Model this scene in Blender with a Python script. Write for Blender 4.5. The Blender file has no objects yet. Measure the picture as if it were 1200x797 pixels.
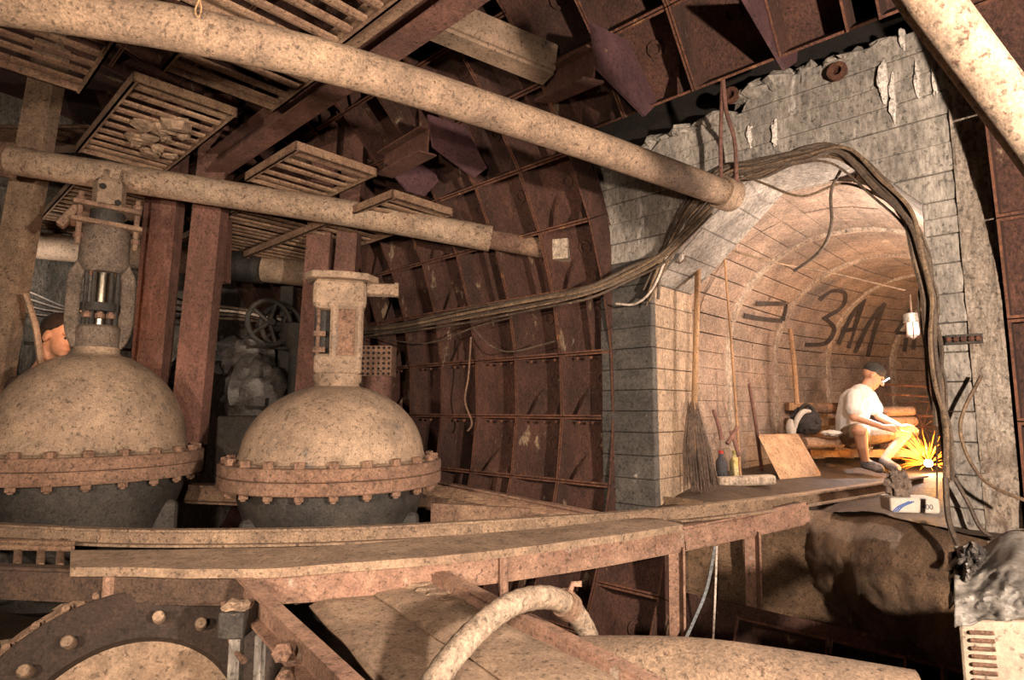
import bpy, math, random
from mathutils import Vector, Matrix, noise
random.seed(7)
R_ = random.uniform
col = bpy.context.scene.collection
# ------------------------------------------------------------------ camera
F = 700.0; CX = 600.0; CY = 398.5; HEYE = .65
PITCH = math.atan(81.5 / 700)
cd = bpy.data.cameras.new('camera'); cam = bpy.data.objects.new('camera', cd); col.objects.link(cam)
cd.sensor_width = 36; cd.lens = 36 * F / 1200; cd.clip_start = .02
cam.location = (0, 0, HEYE); cam.rotation_euler = (math.pi / 2 + PITCH, 0, 0)
bpy.context.scene.camera = cam
# ------------------------------------------------------------------ world, lamps, exposure
w = bpy.data.worlds.new('world'); bpy.context.scene.world = w; w.use_nodes = True
w.node_tree.nodes['Background'].inputs[0].default_value = (.9, .62, .45, 1)
w.node_tree.nodes['Background'].inputs[1].default_value = .006
vs = bpy.context.scene.view_settings
vs.view_transform = 'Standard'; vs.look = 'None'; vs.gamma = 1; vs.use_curve_mapping = False
vs.exposure = 0.0
def lamp(name, loc, power, color, radius=.05, kind='POINT', target=None, angle=100, blend=.5):
    l = bpy.data.lights.new(name, kind); l.energy = power; l.color = color; l.shadow_soft_size = radius
    o = bpy.data.objects.new(name, l); col.objects.link(o); o.location = loc
    if kind == 'SPOT':
        l.spot_size = math.radians(angle); l.spot_blend = blend
        o.rotation_euler = (Vector(target) - Vector(loc)).to_track_quat('-Z', 'Y').to_euler()
    return o
lamp('camera_spot_key', (-.3, -.6, .8), 340, (1, .77, .58), .05, 'SPOT', (-.7, 3.6, .7), 74, .6)  # unseen spot behind the camera, standing in for hand-held torch light
lamp('camera_spot_low', (1.35, -.25, .85), 1000, (1, .78, .60), .05, 'SPOT', (1.35, 3.7, 1.35), 122, .45)  # unseen spot to the right of the camera, same torch light
lamp('camera_spot_side', (-1.35, -.4, .9), 410, (1, .76, .56), .05, 'SPOT', (-2.2, 3.6, 1.1), 84, .5)  # unseen spot to the left of the camera, same torch light

# ------------------------------------------------------------------ maths
A0 = Vector((-1.28, 1.98)); AN = math.radians(47)
U = Vector((-math.sin(AN), math.cos(AN))); V = Vector((math.cos(AN), math.sin(AN)))
RC = 2.9; ZC = .75                                     # chamber: radius, axis height
MCH = Matrix(((-U.x, V.x, 0, A0.x), (-U.y, V.y, 0, A0.y), (0, 0, 1, 0), (0, 0, 0, 1)))
EYE = Vector((0, 0, HEYE))
def CH(u, v, z): return Vector((A0.x + u * U.x + v * V.x, A0.y + u * U.y + v * V.y, z))
def ray(px, py):
    x = (px - CX) / F; y = (CY - py) / F
    d = Vector((x, math.cos(PITCH) - y * math.sin(PITCH), math.sin(PITCH) + y * math.cos(PITCH)))
    return d / d.y
def D(px, py, dep): return EYE + ray(px, py) * dep
def Z(px, py, z):
    d = ray(px, py); return EYE + d * ((z - HEYE) / d.z)
def PV(px, py, v):
    d = ray(px, py); t = (v + A0.dot(V)) / Vector((d.x, d.y)).dot(V); return EYE + d * t
def PU(px, py, u):
    d = ray(px, py); t = (u + A0.dot(U)) / Vector((d.x, d.y)).dot(U); return EYE + d * t
def UV(p):
    q = Vector((p.x, p.y)) - A0; return q.dot(U), q.dot(V)
def V3(*a): return Vector(a)
lamp('tunnel_fill', CH(-1.72, 3.95, 1.35), 125, (1, .80, .66), .08)  # unseen fill light added behind the right jamb to brighten the vault
lamp('tunnel_fill', CH(-1.75, 5.6, 1.3), 60, (1, .74, .56), .08)  # second added fill, deeper in the tunnel and out of view
lamp('end_fill', CH(4.6, .2, 1.9), 16, (1, .85, .7), .1)  # unseen light added in front of the end wall
def smooth_pts(pts, n=6):
    out = []; k = len(pts)
    for i in range(k - 1):
        p0 = pts[max(i - 1, 0)]; p1 = pts[i]; p2 = pts[i + 1]; p3 = pts[min(i + 2, k - 1)]
        for j in range(n):
            t = j / n
            out.append(.5 * ((2 * p1) + (p2 - p0) * t + (2 * p0 - 5 * p1 + 4 * p2 - p3) * t * t + (3 * p1 - p0 - 3 * p2 + p3) * t ** 3))
    out.append(pts[-1].copy()); return out

# ------------------------------------------------------------------ materials
MATS = {}
def mat(name, base, alt, spot=None, spot_at=.62, scale=2.2, fine=30, rough=.85, metal=0, bump=.35, streak=1.0, var=.55, spot_scale=9, grime=.38, pits=.55, pit_scale=48):
    if name in MATS: return MATS[name]
    m = bpy.data.materials.new(name); m.use_nodes = True; t = m.node_tree; n = t.nodes; L = t.links.new
    b = n['Principled BSDF']; b.inputs['Roughness'].default_value = rough; b.inputs['Metallic'].default_value = metal
    g = n.new('ShaderNodeNewGeometry'); mp = n.new('ShaderNodeMapping'); mp.inputs['Scale'].default_value = (1, 1, streak)
    L(g.outputs['Position'], mp.inputs['Vector'])
    def ns(sc, det, ro=.6, vec=mp):
        x = n.new('ShaderNodeTexNoise'); x.inputs['Scale'].default_value = sc; x.inputs['Detail'].default_value = det; x.inputs['Roughness'].default_value = ro
        L(vec.outputs['Vector'] if vec is mp else vec.outputs['Position'], x.inputs['Vector']); return x
    def ramp(src, p0, p1, c0=(0, 0, 0, 1), c1=(1, 1, 1, 1)):
        r = n.new('ShaderNodeValToRGB'); r.color_ramp.elements[0].position = p0; r.color_ramp.elements[1].position = p1
        r.color_ramp.elements[0].color = c0; r.color_ramp.elements[1].color = c1; L(src.outputs['Fac'], r.inputs['Fac']); return r
    def mix(f, a, c, mode='MIX'):
        x = n.new('ShaderNodeMix'); x.data_type = 'RGBA'; x.blend_type = mode
        if isinstance(f, float): x.inputs[0].default_value = f
        else: L(f, x.inputs[0])
        for s, val in ((6, a), (7, c)):
            if isinstance(val, tuple): x.inputs[s].default_value = (*val, 1)
            else: L(val, x.inputs[s])
        return x.outputs[2]
    n1 = ns(scale, 8, .68); r1 = ramp(n1, .38, .62); c = mix(r1.outputs[0], base, alt)
    n2 = ns(fine * 2.2, 10, .8); lo = 1 - var; hi = 1 + var * .7
    r2 = ramp(n2, .38, .62, (lo, lo, lo, 1), (hi, hi, hi, 1)); c = mix(1.0, c, r2.outputs[0], 'MULTIPLY')
    if spot:
        n3 = ns(spot_scale, 7, .7); r3 = ramp(n3, spot_at, spot_at + .06); c = mix(r3.outputs[0], c, spot)
    n4 = ns(scale * 3.5, 12, .82); r4 = ramp(n4, .40, .60, (1 - grime, 1 - grime, 1 - grime, 1), (1.12, 1.1, 1.08, 1)); c = mix(1.0, c, r4.outputs[0], 'MULTIPLY')
    if grime > .01:
        n5 = ns(pit_scale, 5, .6, g); r5 = ramp(n5, .57, .64, (1, 1, 1, 1), (1 - pits, 1 - pits, 1 - pits, 1)); c = mix(1.0, c, r5.outputs[0], 'MULTIPLY')
        n6 = ns(pit_scale * .8, 6, .7, g); r6 = ramp(n6, .30, .40, (1 + pits * .8, 1 + pits * .75, 1 + pits * .7, 1), (1, 1, 1, 1)); c = mix(1.0, c, r6.outputs[0], 'MULTIPLY')
    L(c, b.inputs['Base Color'])
    bp = n.new('ShaderNodeBump'); bp.inputs['Strength'].default_value = bump; bp.inputs['Distance'].default_value = .02
    ad = n.new('ShaderNodeMath'); ad.operation = 'ADD'; L(n4.outputs['Fac'], ad.inputs[0]); L(n2.outputs['Fac'], ad.inputs[1])
    L(ad.outputs[0], bp.inputs['Height']); L(bp.outputs[0], b.inputs['Normal'])
    MATS[name] = m; return m
def emat(name, color, strength):
    m = bpy.data.materials.new(name); m.use_nodes = True; b = m.node_tree.nodes['Principled BSDF']
    b.inputs['Base Color'].default_value = (*color, 1); b.inputs['Emission Color'].default_value = (*color, 1); b.inputs['Emission Strength'].default_value = strength
    return m
LIN = mat('lining_rust', (.125, .056, .04), (.06, .029, .023), (.34, .25, .17), .61, 1.8, 40, .8, .05, .6, .5, .6, 6)
RIM = mat('lining_edge_rust', (.20, .085, .05), (.11, .05, .035), (.34, .17, .08), .6, 4, 40, .85, .1, .5)
VOID = mat('void_dark', (.012, .009, .008), (.02, .014, .012), None, bump=.2)  # near-black colour standing in for the darkness of holes, gaps and recesses
CON = mat('concrete', (.45, .42, .38), (.25, .23, .21), (.68, .65, .62), .63, 1.6, 22, .9, 0, .5, .3, .5, 5)
CONB = mat('tunnel_concrete', (.42, .31, .24), (.28, .22, .18), (.5, .4, .32), .62, 1.3, 26, .9, 0, .4, 1, .5, 6)
CONR = mat('pale_mortar', (.55, .46, .37), (.40, .31, .24), (.2, .15, .12), .62, 5, 30, .95, 0, .6, .4)
CONT = mat('tan_concrete', (.40, .30, .215), (.30, .215, .15), (.5, .42, .34), .66, 1.5, 22, .9, 0, .35, .6, .4, 5)
COND = mat('dark_concrete', (.105, .098, .09), (.065, .06, .056), (.4, .37, .33), .68, 2, 26, .85, 0, .35, 1, .45, 7)  # darker concrete for the front courses of the left pier
MUD = mat('wet_mud', (.36, .235, .15), (.20, .13, .082), (.4, .3, .2), .64, 2.5, 60, .5, 0, 1.0, 1, .6, 20)
DIRT = mat('wet_dirt', (.115, .075, .048), (.065, .043, .029), (.20, .145, .095), .66, 3, 45, .55, 0, .9, 1, .6, 12)
DUST = mat('dust', (.40, .29, .205), (.29, .20, .14), (.24, .15, .09), .65, 2.5, 40, .95, 0, .5, 1, .35)
DOME = mat('dusty_cast_iron', (.38, .28, .20), (.28, .20, .145), (.20, .165, .14), .60, 1.5, 60, .8, 0, .35, 1, .45, 3)
FLG = mat('flange_rust', (.30, .185, .13), (.22, .125, .085), (.40, .20, .10), .64, 4, 40, .85, 0, .6, 1, .5)
BLK = mat('black_iron', (.035, .033, .032), (.06, .052, .045), (.25, .22, .19), .69, 4, 40, .6, .2, .4, 1, .5, 20)
PIPE = mat('pipe_scale', (.36, .255, .175), (.25, .175, .125), (.10, .055, .035), .60, 2.5, 50, .8, 0, .5, 1, .5, 30)
PIPE2 = mat('pipe_paint', (.46, .35, .26), (.33, .235, .165), (.12, .06, .04), .58, 3, 50, .8, 0, .5, 1, .45, 32)
CHN = mat('channel_rust', (.40, .25, .18), (.29, .165, .12), (.55, .46, .38), .62, 4, 45, .8, 0, .5, 1, .4, 12)
STL = mat('post_steel', (.23, .115, .09), (.15, .078, .062), (.36, .27, .20), .66, 2.5, 40, .75, .1, .4, .5, .4, 14)
STT = mat('dusty_steel', (.30, .20, .135), (.17, .095, .07), (.45, .35, .26), .64, 3, 40, .85, 0, .5, 1, .45, 10)
GRT = mat('grating_rust', (.36, .24, .155), (.24, .14, .095), (.10, .05, .035), .60, 5, 50, .85, 0, .6, 1, .5, 14)
PLT = mat('primed_plate', (.115, .055, .065), (.085, .042, .05), (.2, .12, .1), .72, 1.5, 30, .7, .1, .15, 1, .25)
WOOD = mat('raw_wood', (.46, .28, .15), (.36, .21, .11), (.24, .13, .07), .62, 3, 60, .85, 0, .4, .2, .35)
DSTL = mat('shaded_steel', (.10, .062, .042), (.07, .043, .032), (.2, .14, .1), .66, 3, 40, .8, .0, .5)  # darker steel, shade on the left front channel put into the colour
GIR = mat('grey_iron', (.22, .17, .135), (.15, .115, .09), (.3, .22, .16), .64, 4, 40, .7, .1, .5)
CBL = mat('cable_sheath', (.075, .055, .042), (.15, .11, .08), (.3, .23, .16), .62, 3, 40, .7, 0, .3)
CBT = mat('tan_cable', (.27, .19, .12), (.14, .095, .065), None, bump=.3)
CBW = mat('white_wire', (.7, .62, .55), (.6, .5, .42), None, bump=.1)
def chf(mb, u0, u1, v0, v1, z0, z1):                    # box in chamber coordinates
    mb.hexa([CH(a, b, c) for c in (z0, z1) for a, b in ((u0, v0), (u1, v0), (u1, v1), (u0, v1))])

# ------------------------------------------------------------------ mesh builder
class MB:
    def __init__(s): s.v = []; s.f = []
    def add(s, vs, fs):
        b = len(s.v); s.v += [Vector(p) for p in vs]; s.f += [tuple(i + b for i in q) for q in fs]; return s
    def hexa(s, p): return s.add(p, [(3, 2, 1, 0), (4, 5, 6, 7), (0, 1, 5, 4), (1, 2, 6, 5), (2, 3, 7, 6), (3, 0, 4, 7)])
    def box(s, c, sz, mtx=None):
        x, y, z = [q / 2 for q in sz]; c = Vector(c)
        P = [Vector((a * x, b * y, d * z)) for d in (-1, 1) for a, b in ((-1, -1), (1, -1), (1, 1), (-1, 1))]
        return s.hexa([(mtx @ q if mtx else q) + c for q in P])
    def tube(s, pts, r, n=8, cap=True):
        pts = [Vector(p) for p in pts]; k = len(pts); rs = r if isinstance(r, (list, tuple)) else [r] * k
        rings = []; up = None
        for i in range(k):
            t = (pts[min(i + 1, k - 1)] - pts[max(i - 1, 0)]).normalized()
            if up is None: up = Vector((0, 0, 1)) if abs(t.z) < .9 else Vector((1, 0, 0))
            x = t.cross(up).normalized(); up = x.cross(t).normalized()
            rings += [pts[i] + (x * math.cos(a) + up * math.sin(a)) * rs[i] for a in [j * 2 * math.pi / n for j in range(n)]]
        fs = [(i * n + j, i * n + (j + 1) % n, (i + 1) * n + (j + 1) % n, (i + 1) * n + j) for i in range(k - 1) for j in range(n)]
        if cap: fs += [tuple(range(n))[::-1], tuple((k - 1) * n + j for j in range(n))]
        return s.add(rings, fs)
    def lathe(s, prof, n=32, m=None, cap=True):
        m = m or Matrix(); k = len(prof)
        vs = [m @ Vector((r * math.cos(a), r * math.sin(a), z)) for r, z in prof for a in [j * 2 * math.pi / n for j in range(n)]]
        fs = [(i * n + j, i * n + (j + 1) % n, (i + 1) * n + (j + 1) % n, (i + 1) * n + j) for i in range(k - 1) for j in range(n)]
        if cap: fs += [tuple(range(n))[::-1], tuple((k - 1) * n + j for j in range(n))]
        return s.add(vs, fs)
    def sweep(s, prof, pts, up=(0, 0, 1)):              # prof: (side, up) polygon
        pts = [Vector(p) for p in pts]; k = len(pts); n = len(prof); upv = Vector(up); vs = []
        for i in range(k):
            t = (pts[min(i + 1, k - 1)] - pts[max(i - 1, 0)]).normalized()
            x = t.cross(upv).normalized(); y = x.cross(t).normalized()
            vs += [pts[i] + x * a + y * b for a, b in prof]
        fs = [(i * n + j, i * n + (j + 1) % n, (i + 1) * n + (j + 1) % n, (i + 1) * n + j) for i in range(k - 1) for j in range(n)]
        fs += [tuple(range(n))[::-1], tuple((k - 1) * n + j for j in range(n))]
        return s.add(vs, fs)
    def prism(s, poly, off):                            # 3D polygon extruded by a vector
        n = len(poly); off = Vector(off); vs = [Vector(p) for p in poly] + [Vector(p) + off for p in poly]
        return s.add(vs, [tuple(range(n))[::-1], tuple(range(n, 2 * n))] + [(i, (i + 1) % n, (i + 1) % n + n, i + n) for i in range(n)])
    def ell(s, c, rad, n=12, k=8, m=None):
        prof = [(max(math.sin(math.pi * i / k), .02), -math.cos(math.pi * i / k)) for i in range(k + 1)]
        M = Matrix.Translation(c) @ (m or Matrix()) @ Matrix.Diagonal((*rad, 1)); return s.lathe(prof, n, M)
    def limb(s, pts, rs, n=10):
        s.tube(pts, rs, n)
        for p, r in zip(pts, rs): s.ell(p, (r, r, r), n, 6)
        return s
    def lump(s, c, rad, seed=0, amp=.3, n=10, k=7):
        b = len(s.v); s.ell((0, 0, 0), (1, 1, 1), n, k)
        for i in range(b, len(s.v)):
            p = s.v[i]; q = 1 + amp * noise.noise(p * 1.6 + Vector((seed * 3.7, seed, 0)))
            s.v[i] = Vector((p.x * rad[0] * q, p.y * rad[1] * q, p.z * rad[2] * q)) + Vector(c)
        return s
    def mesh(s, name, m, smooth=False, origin=None):
        me = bpy.data.meshes.new(name)
        if origin is None:
            xs = [p.x for p in s.v]; ys = [p.y for p in s.v]; zs = [p.z for p in s.v]
            origin = Vector(((min(xs) + max(xs)) / 2, (min(ys) + max(ys)) / 2, min(zs)))
        me.from_pydata([p - origin for p in s.v], [], s.f); me.materials.append(m)
        if smooth:
            me.polygons.foreach_set('use_smooth', [True] * len(me.polygons))
            me.set_sharp_from_angle(angle=math.radians(40))
        me.update(); return me, origin
    def build(s, name, m, parent=None, smooth=False, label=None):
        me, o = s.mesh(name, m, smooth); ob = bpy.data.objects.new(name, me); col.objects.link(ob)
        ob.location = o - (parent_loc(parent) if parent else Vector())
        if parent: ob.parent = parent
        if label: ob['label'] = label
        return ob
def parent_loc(p):
    l = Vector()
    while p: l = l + p.location; p = p.parent
    return l
def tag(o, label, cat=None, group=None, kind=None):
    o['label'] = label
    if cat: o['category'] = cat
    if group: o['group'] = group
    if kind: o['kind'] = kind
    return o
def thing(name, loc, label, cat, group=None):
    o = bpy.data.objects.new(name, None); o.empty_display_size = .1; col.objects.link(o); o.location = loc; return tag(o, label, cat, group)
def inst(name, me, mtx, parent=None):
    o = bpy.data.objects.new(name, me); col.objects.link(o)
    if parent: o.parent = parent; mtx = Matrix.Translation(-parent_loc(parent)) @ mtx
    o.matrix_basis = mtx; return o
def bevel(o, wdt=.006, seg=2):
    m = o.modifiers.new('bevel', 'BEVEL'); m.width = wdt; m.segments = seg; m.limit_method = 'ANGLE'; return o
def channel(wd, h, t=.012): return [(0, -h), (wd, -h), (wd, -h + t), (t, -h + t), (t, -t), (wd, -t), (wd, 0), (0, 0)]
def ibeam(wd, h, t=.014):
    a = wd / 2; return [(-a, -h), (a, -h), (a, -h + t), (t / 2, -h + t), (t / 2, -t), (a, -t), (a, 0), (-a, 0), (-a, -t), (-t / 2, -t), (-t / 2, -h + t), (-a, -h + t)]
def frame_to(p, z, x=None):                             # matrix with local z along a direction
    q = Vector(z).to_track_quat('Z', 'Y'); return Matrix.Translation(p) @ q.to_matrix().to_4x4()
def hexbolt(r=.022, h=.02, shank=0, name='bolt', m=None):
    b = MB().lathe([(r, 0), (r, h), (r * .8, h + .004)], 6)
    if shank: b.lathe([(r * .55, h), (r * .55, h + shank)], 8)
    return b.mesh(name, m or FLG, False, Vector())[0]
BOLT = hexbolt(.029, .034); NUT = hexbolt(.027, .03, .012, 'nut'); STUD = MB().lathe([(.022, 0), (.022, .075), (.018, .08)], 10).mesh('stud', DUST, True, Vector())[0]; SMALL = hexbolt(.014, .012, .008, 'small_bolt', RIM)

# ================================================================== SETTING
def shell():
    mb = MB(); n = 48; us = [-4.5, -2.1, 0.0, 5.7]; Ro = RC + .24
    for k in range(3):
        for i in range(n):
            a0 = i * 360 / n - 180; a1 = a0 + 360 / n
            if k == 1 and -24 <= a0 < 36: continue
            q = [CH(uu, Ro * math.cos(math.radians(a)), ZC + Ro * math.sin(math.radians(a))) for uu, a in ((us[k], a0), (us[k], a1), (us[k + 1], a1), (us[k + 1], a0))]
            mb.add(q, [(0, 1, 2, 3)])
    return mb
wall = shell().build('wall_chamber', LIN); tag(wall, 'rusty cast iron ring lining of the round chamber', kind='structure')
# lining panels: trays with flanges, cut-outs and grout plug
SEG = 9.0; WID = .45
def tray(kind):
    mb = MB(); h = math.radians(SEG / 2) - .001; ro = RC + .2
    def P(x, a, r): return Vector((x, r * math.cos(a), r * math.sin(a)))
    def blk(x0, x1, a0, a1, r0, r1):
        mb.hexa([P(x0, a0, r0), P(x1, a0, r0), P(x1, a1, r0), P(x0, a1, r0), P(x0, a0, r1), P(x1, a0, r1), P(x1, a1, r1), P(x0, a1, r1)])
    ft = .014
    blk(.003, WID - .003, -h, h, ro, ro + .02)          # skin
    blk(.003, ft, -h, h, RC, ro); blk(WID - ft, WID - .003, -h, h, RC, ro)      # ring flanges
    da = .013 / RC
    blk(ft, WID - ft, -h, -h + da, RC + .015, ro); blk(ft, WID - ft, h - da, h, RC + .015, ro)
    if kind == 1:                                       # middle web
        blk(WID / 2 - .012, WID / 2 + .012, -h + da, h - da, RC + .1, ro)
    if kind == 2:                                       # two gussets
        for x in (.11, WID - .11):
            mb.prism([P(x, -h + da, RC + .03), P(x, -h + da, ro), P(x, 0, ro)], (.014, 0, 0))
    m = Matrix.Translation(P(WID * .55, .01, ro)) @ Matrix.Rotation(-math.pi / 2, 4, 'Y') @ Matrix.Rotation(0, 4, 'Z')
    m = frame_to(P(WID * .52, h * .2, ro + .004), (0, -1, 0))
    mb.lathe([(.05, 0), (.05, .03), (.03, .03), (.03, .012)], 8, m)
    me = mb.mesh('lining_panel', LIN, False, Vector())[0]; me.materials.append(RIM)
    for p in me.polygons:
        if math.hypot(p.center.y, p.center.z) < RC + .025: p.material_index = 1
    return me
TR = [tray(k) for k in range(3)]
count = 0
rings = [-2.55, -3.0] + [k * WID for k in range(12)] + [-.45, -.9, -1.35, -1.8, -2.1]
for u in rings:
    portal = -2.2 < u < -.1
    for j in range(-6, 11):
        a = 6 - SEG / 2 + SEG * j                       # centre angle of the segment
        if portal: a += -3 if j < 1 else 1.5
        if portal and {-.45: -15, -.9: -33}.get(u, -24) < a < 38: continue
        if u > 3.4 and a > 70: continue
        mtx = MCH @ Matrix.Translation((-(u + WID), 0, ZC)) @ Matrix.Rotation(math.radians(a), 4, 'X')
        inst('lining_panel', TR[random.choice((0, 0, 1, 2))], mtx, wall); count += 1
# bolts along the flange of the visible rings
for u in [k * WID for k in range(0, 6)]:
    for a in (6, -3, 15):
        for k in range(3):
            r = RC + .06
            ang = math.radians(a - .55)
            p = CH(u + .1 + k * .12, r * math.cos(ang), ZC + r * math.sin(ang))
            inst('flange_bolt', SMALL, frame_to(p, (0, 0, -1)), wall)
mb = MB(); chf(mb, 5.5, 5.7, -3.1, 3.1, -2.4, 3.9)
CONE = mat('end_concrete', (.24, .22, .195), (.15, .135, .12), (.4, .36, .32), .66, 1.5, 22, .9, 0, .4, .35)
endw = mb.build('wall_end', CONE); tag(endw, 'grey concrete end wall behind the valves', kind='structure')
for k in range(7):                                      # cast panels of the end wall
    mb = MB(); v0 = -2.6 + k * .76; chf(mb, 5.44 + R_(0, .02), 5.5, v0 + .012, v0 + .748, -.9, 1.3); bevel(mb.build('wall_panel', CONE, endw), .01, 1)
    mb = MB(); chf(mb, 5.44 + R_(0, .02), 5.5, v0 + .012, v0 + .748, 1.33, 2.9); bevel(mb.build('wall_panel', CONE, endw), .01, 1)
def heightgrid(x0, x1, y0, y1, nx, ny, fn):
    mb = MB(); vs = [fn(x0 + (x1 - x0) * i / nx, y0 + (y1 - y0) * j / ny) for j in range(ny + 1) for i in range(nx + 1)]
    return mb.add(vs, [(j * (nx + 1) + i, j * (nx + 1) + i + 1, (j + 1) * (nx + 1) + i + 1, (j + 1) * (nx + 1) + i) for j in range(ny) for i in range(nx)])
fl = heightgrid(-4.4, 5.6, -2.7, 2.9, 70, 40, lambda u, v: CH(u, v, -1.15 + .12 * noise.noise(Vector((u * 1.3, v * 1.3, 0))) + .05 * noise.noise(Vector((u * 5, v * 5, 3)))))
tag(fl.build('floor', DIRT, smooth=True), 'dark muddy chamber floor below the bridge', kind='structure')

# ------------------------------------------------------------------ portal
portal = thing('wall_portal', CH(-1.05, 3.2, 0), 'weathered board-marked concrete portal with eight-sided opening', None); portal['kind'] = 'structure'
zs = [-.55, -.4, -.25, -.1, .03, .2, .35, .5, .64, .78, .92, 1.06, 1.2, 1.35, 1.49, 1.575, 1.66, 1.8, 1.945, 2.09, 2.21, 2.33, 2.45, 2.57]
def OL(z): return -.30 if z < 1.491 else -.30 - (z - 1.49) / .6 * .68
def OR(z): return -1.82 if z < 1.661 else -1.82 + (z - 1.66) / .43 * .36
def UR(z): return -2.06 + .05 * noise.noise(Vector((z * 3, 5, 0)))
def UL(z): return .10
for z0, z1 in zip(zs, zs[1:]):
    g = .002; a, b = z0 + g, z1 - g; vf = 2.9 + R_(-.006, .006); vb = 3.5
    def slab(x0a, x1a, x0b, x1b, nm='concrete_course', vf=vf, vb=vb, mt=CON):
        m_ = MB(); m_.hexa([CH(x0a, vf, a), CH(x1a, vf, a), CH(x1a, vb, a), CH(x0a, vb, a), CH(x0b, vf, b), CH(x1b, vf, b), CH(x1b, vb, b), CH(x0b, vb, b)])
        bevel(m_.build(nm, mt, portal), .004, 1)
    if z1 <= -.09: slab(OR(a), UR(a), OR(b), UR(b))
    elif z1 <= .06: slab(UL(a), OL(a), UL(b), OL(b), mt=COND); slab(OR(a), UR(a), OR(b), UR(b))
    elif z1 < 2.095:
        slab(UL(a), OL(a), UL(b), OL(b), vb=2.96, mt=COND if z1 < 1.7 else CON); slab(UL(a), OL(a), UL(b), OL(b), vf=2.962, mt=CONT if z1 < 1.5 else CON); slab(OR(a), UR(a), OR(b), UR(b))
    elif z1 < 2.4: slab(UL(a), UR(a), UL(b), UR(b))
    elif z1 < 2.5: slab(-.25, UR(a), -.4, UR(b))
    else: slab(-.95, -1.9, -1.02, -1.85)
for i in range(16):                                     # broken crest
    u = .05 - i * .125; zt = 2.37 if u > -.25 else (2.46 if u > -.95 else 2.56)
    MB().lump(CH(u, 2.97 + R_(-.03, .05), zt), (R_(.07, .13), R_(.06, .1), R_(.03, .075)), i, .6).build('crest_rubble', CON, portal)
mb = MB(); chf(mb, .3, -2.4, 3.2, 3.4, 2.6, 3.6); mb.build('backing', VOID, portal)
# side cheek to the right where rubble filling shows
cheek = heightgrid(0, 1, -.6, 2.5, 10, 120, lambda s, z: CH(-1.96 - .13 * s, 2.89 + .012 * noise.noise(Vector((s * 5, z * 9, 2))) + .01 * noise.noise(Vector((s * 14, z * 24, 2))), z))
cheek.build('rubble_edge', mat('crumbly_concrete', (.5, .44, .38), (.34, .28, .23), (.2, .15, .12), .58, 5, 40, .95, 0, .8, .6, .5, 9), portal, True)
# rust stains: bolt plates with holes high on the face
for px, py in ((982, 85), (858, 113)):
    p = PV(px, py, 2.88); b_ = MB().lathe([(.05, 0), (.05, .03), (.025, .03), (.025, 0)], 12, frame_to(p, -Vector((V.x, V.y, 0)))); b_.build('anchor_sleeve', RIM, portal, True)
LIME = mat('lime_streak', (.72, .68, .64), (.6, .56, .52), None, bump=.4, grime=.2)
for i, (px, py, w_, h_) in enumerate(((1038, 100, .05, .09), (1048, 120, .03, .11), (1076, 95, .022, .1), (1096, 92, .022, .1), (1058, 45, .025, .05), (880, 160, .03, .06), (910, 155, .04, .07))):
    MB().lump(PV(px, py, 2.902), (w_ * .8, .006, h_), i + 5, .8, 12, 10).build('lime_streak', LIME, portal, True)
# pit wall below the tunnel mouth: bulging muddy concrete
def plan(pl, s_):
    k = s_ * (len(pl) - 1); i = min(int(k), len(pl) - 2); q = k - i; return pl[i][0] + (pl[i + 1][0] - pl[i][0]) * q, pl[i][1] + (pl[i + 1][1] - pl[i][1]) * q
def floor_z(u):
    q = min(max((u + .95) / .6, 0), 1); r = min(max((-1.15 - u) / .4, 0), 1)
    return .035 + .07 * q * q * (3 - 2 * q) + .075 * r * r * (3 - 2 * r)
EDGE = [(.1, 2.94), (-.3, 2.94), (-.62, 2.78), (-.92, 3.15), (-1.08, 3.5), (-1.35, 3.3), (-1.6, 3.02), (-1.92, 2.74)]
def v_front(u):
    for (a, b), (c, d) in zip(EDGE, EDGE[1:]):
        if u >= c: return b + (d - b) * (a - u) / (a - c)
    return 2.74
PITW = [(-.32, 2.96), (-.55, 3.05), (-.8, 3.3), (-1.08, 3.52), (-1.35, 3.34), (-1.6, 3.06), (-1.84, 2.82), (-1.98, 2.7)]
def basefn(s, w):
    u, v = plan(PITW, s); zt = floor_z(u) - .01; z = -1.1 + (zt + 1.1) * w
    bul = .2 * math.exp(-((z + .2) / .3) ** 2) * math.sin(math.pi * min(max((s - .25) / .75, 0), 1)) * (1 - max(0, (w - .9) / .1) ** 2)
    n_ = .05 * noise.noise(Vector((u * 3.2, z * 3.2, 1))) + .03 * noise.noise(Vector((u * 9, z * 9, v * 4))) + .014 * noise.noise(Vector((u * 24, z * 24, v * 20)))
    return CH(u + .35 * bul, v - bul - n_ * min(1, (1 - w) * 12 + .15), z)
base = heightgrid(0, 1, 0, 1, 90, 70, basefn)
tag(base.build('wall_base', MUD, smooth=True), 'wet brown concrete base bulging below the tunnel mouth', kind='structure')
# ------------------------------------------------------------------ tunnel
tun = thing('wall_tunnel', CH(-1.05, 6.5, 0), 'board-marked concrete tunnel vault with pale ring joints', None); tun['kind'] = 'structure'
UC = -1.0; HA = 1.0; HB = .97; ZS = 1.15
def bend(v): q = max(v - 5.6, 0); return -.09 * q * q      # the tunnel turns gently away
def TH(u, v, z): return CH(u + bend(v), v, z)
def sect(t, off=0):                                     # t: 0..1 left wall, 1..2 arch, 2..3 right wall -> (u, z)
    if t <= 1: return UC + HA + off, .02 + (ZS - .02) * t
    if t <= 2:
        a = math.pi * (t - 1); return UC + (HA + off) * math.cos(a), ZS + (HB + off) * math.sin(a)
    return UC - HA - off, ZS - (ZS - .02) * (t - 2)
ts = [i / 8 for i in range(8)] + [1 + i / 19 for i in range(20)]
bays = [3.46, 4.13, 4.8] + [4.8 + .58 * k for k in range(1, 9)]
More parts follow.
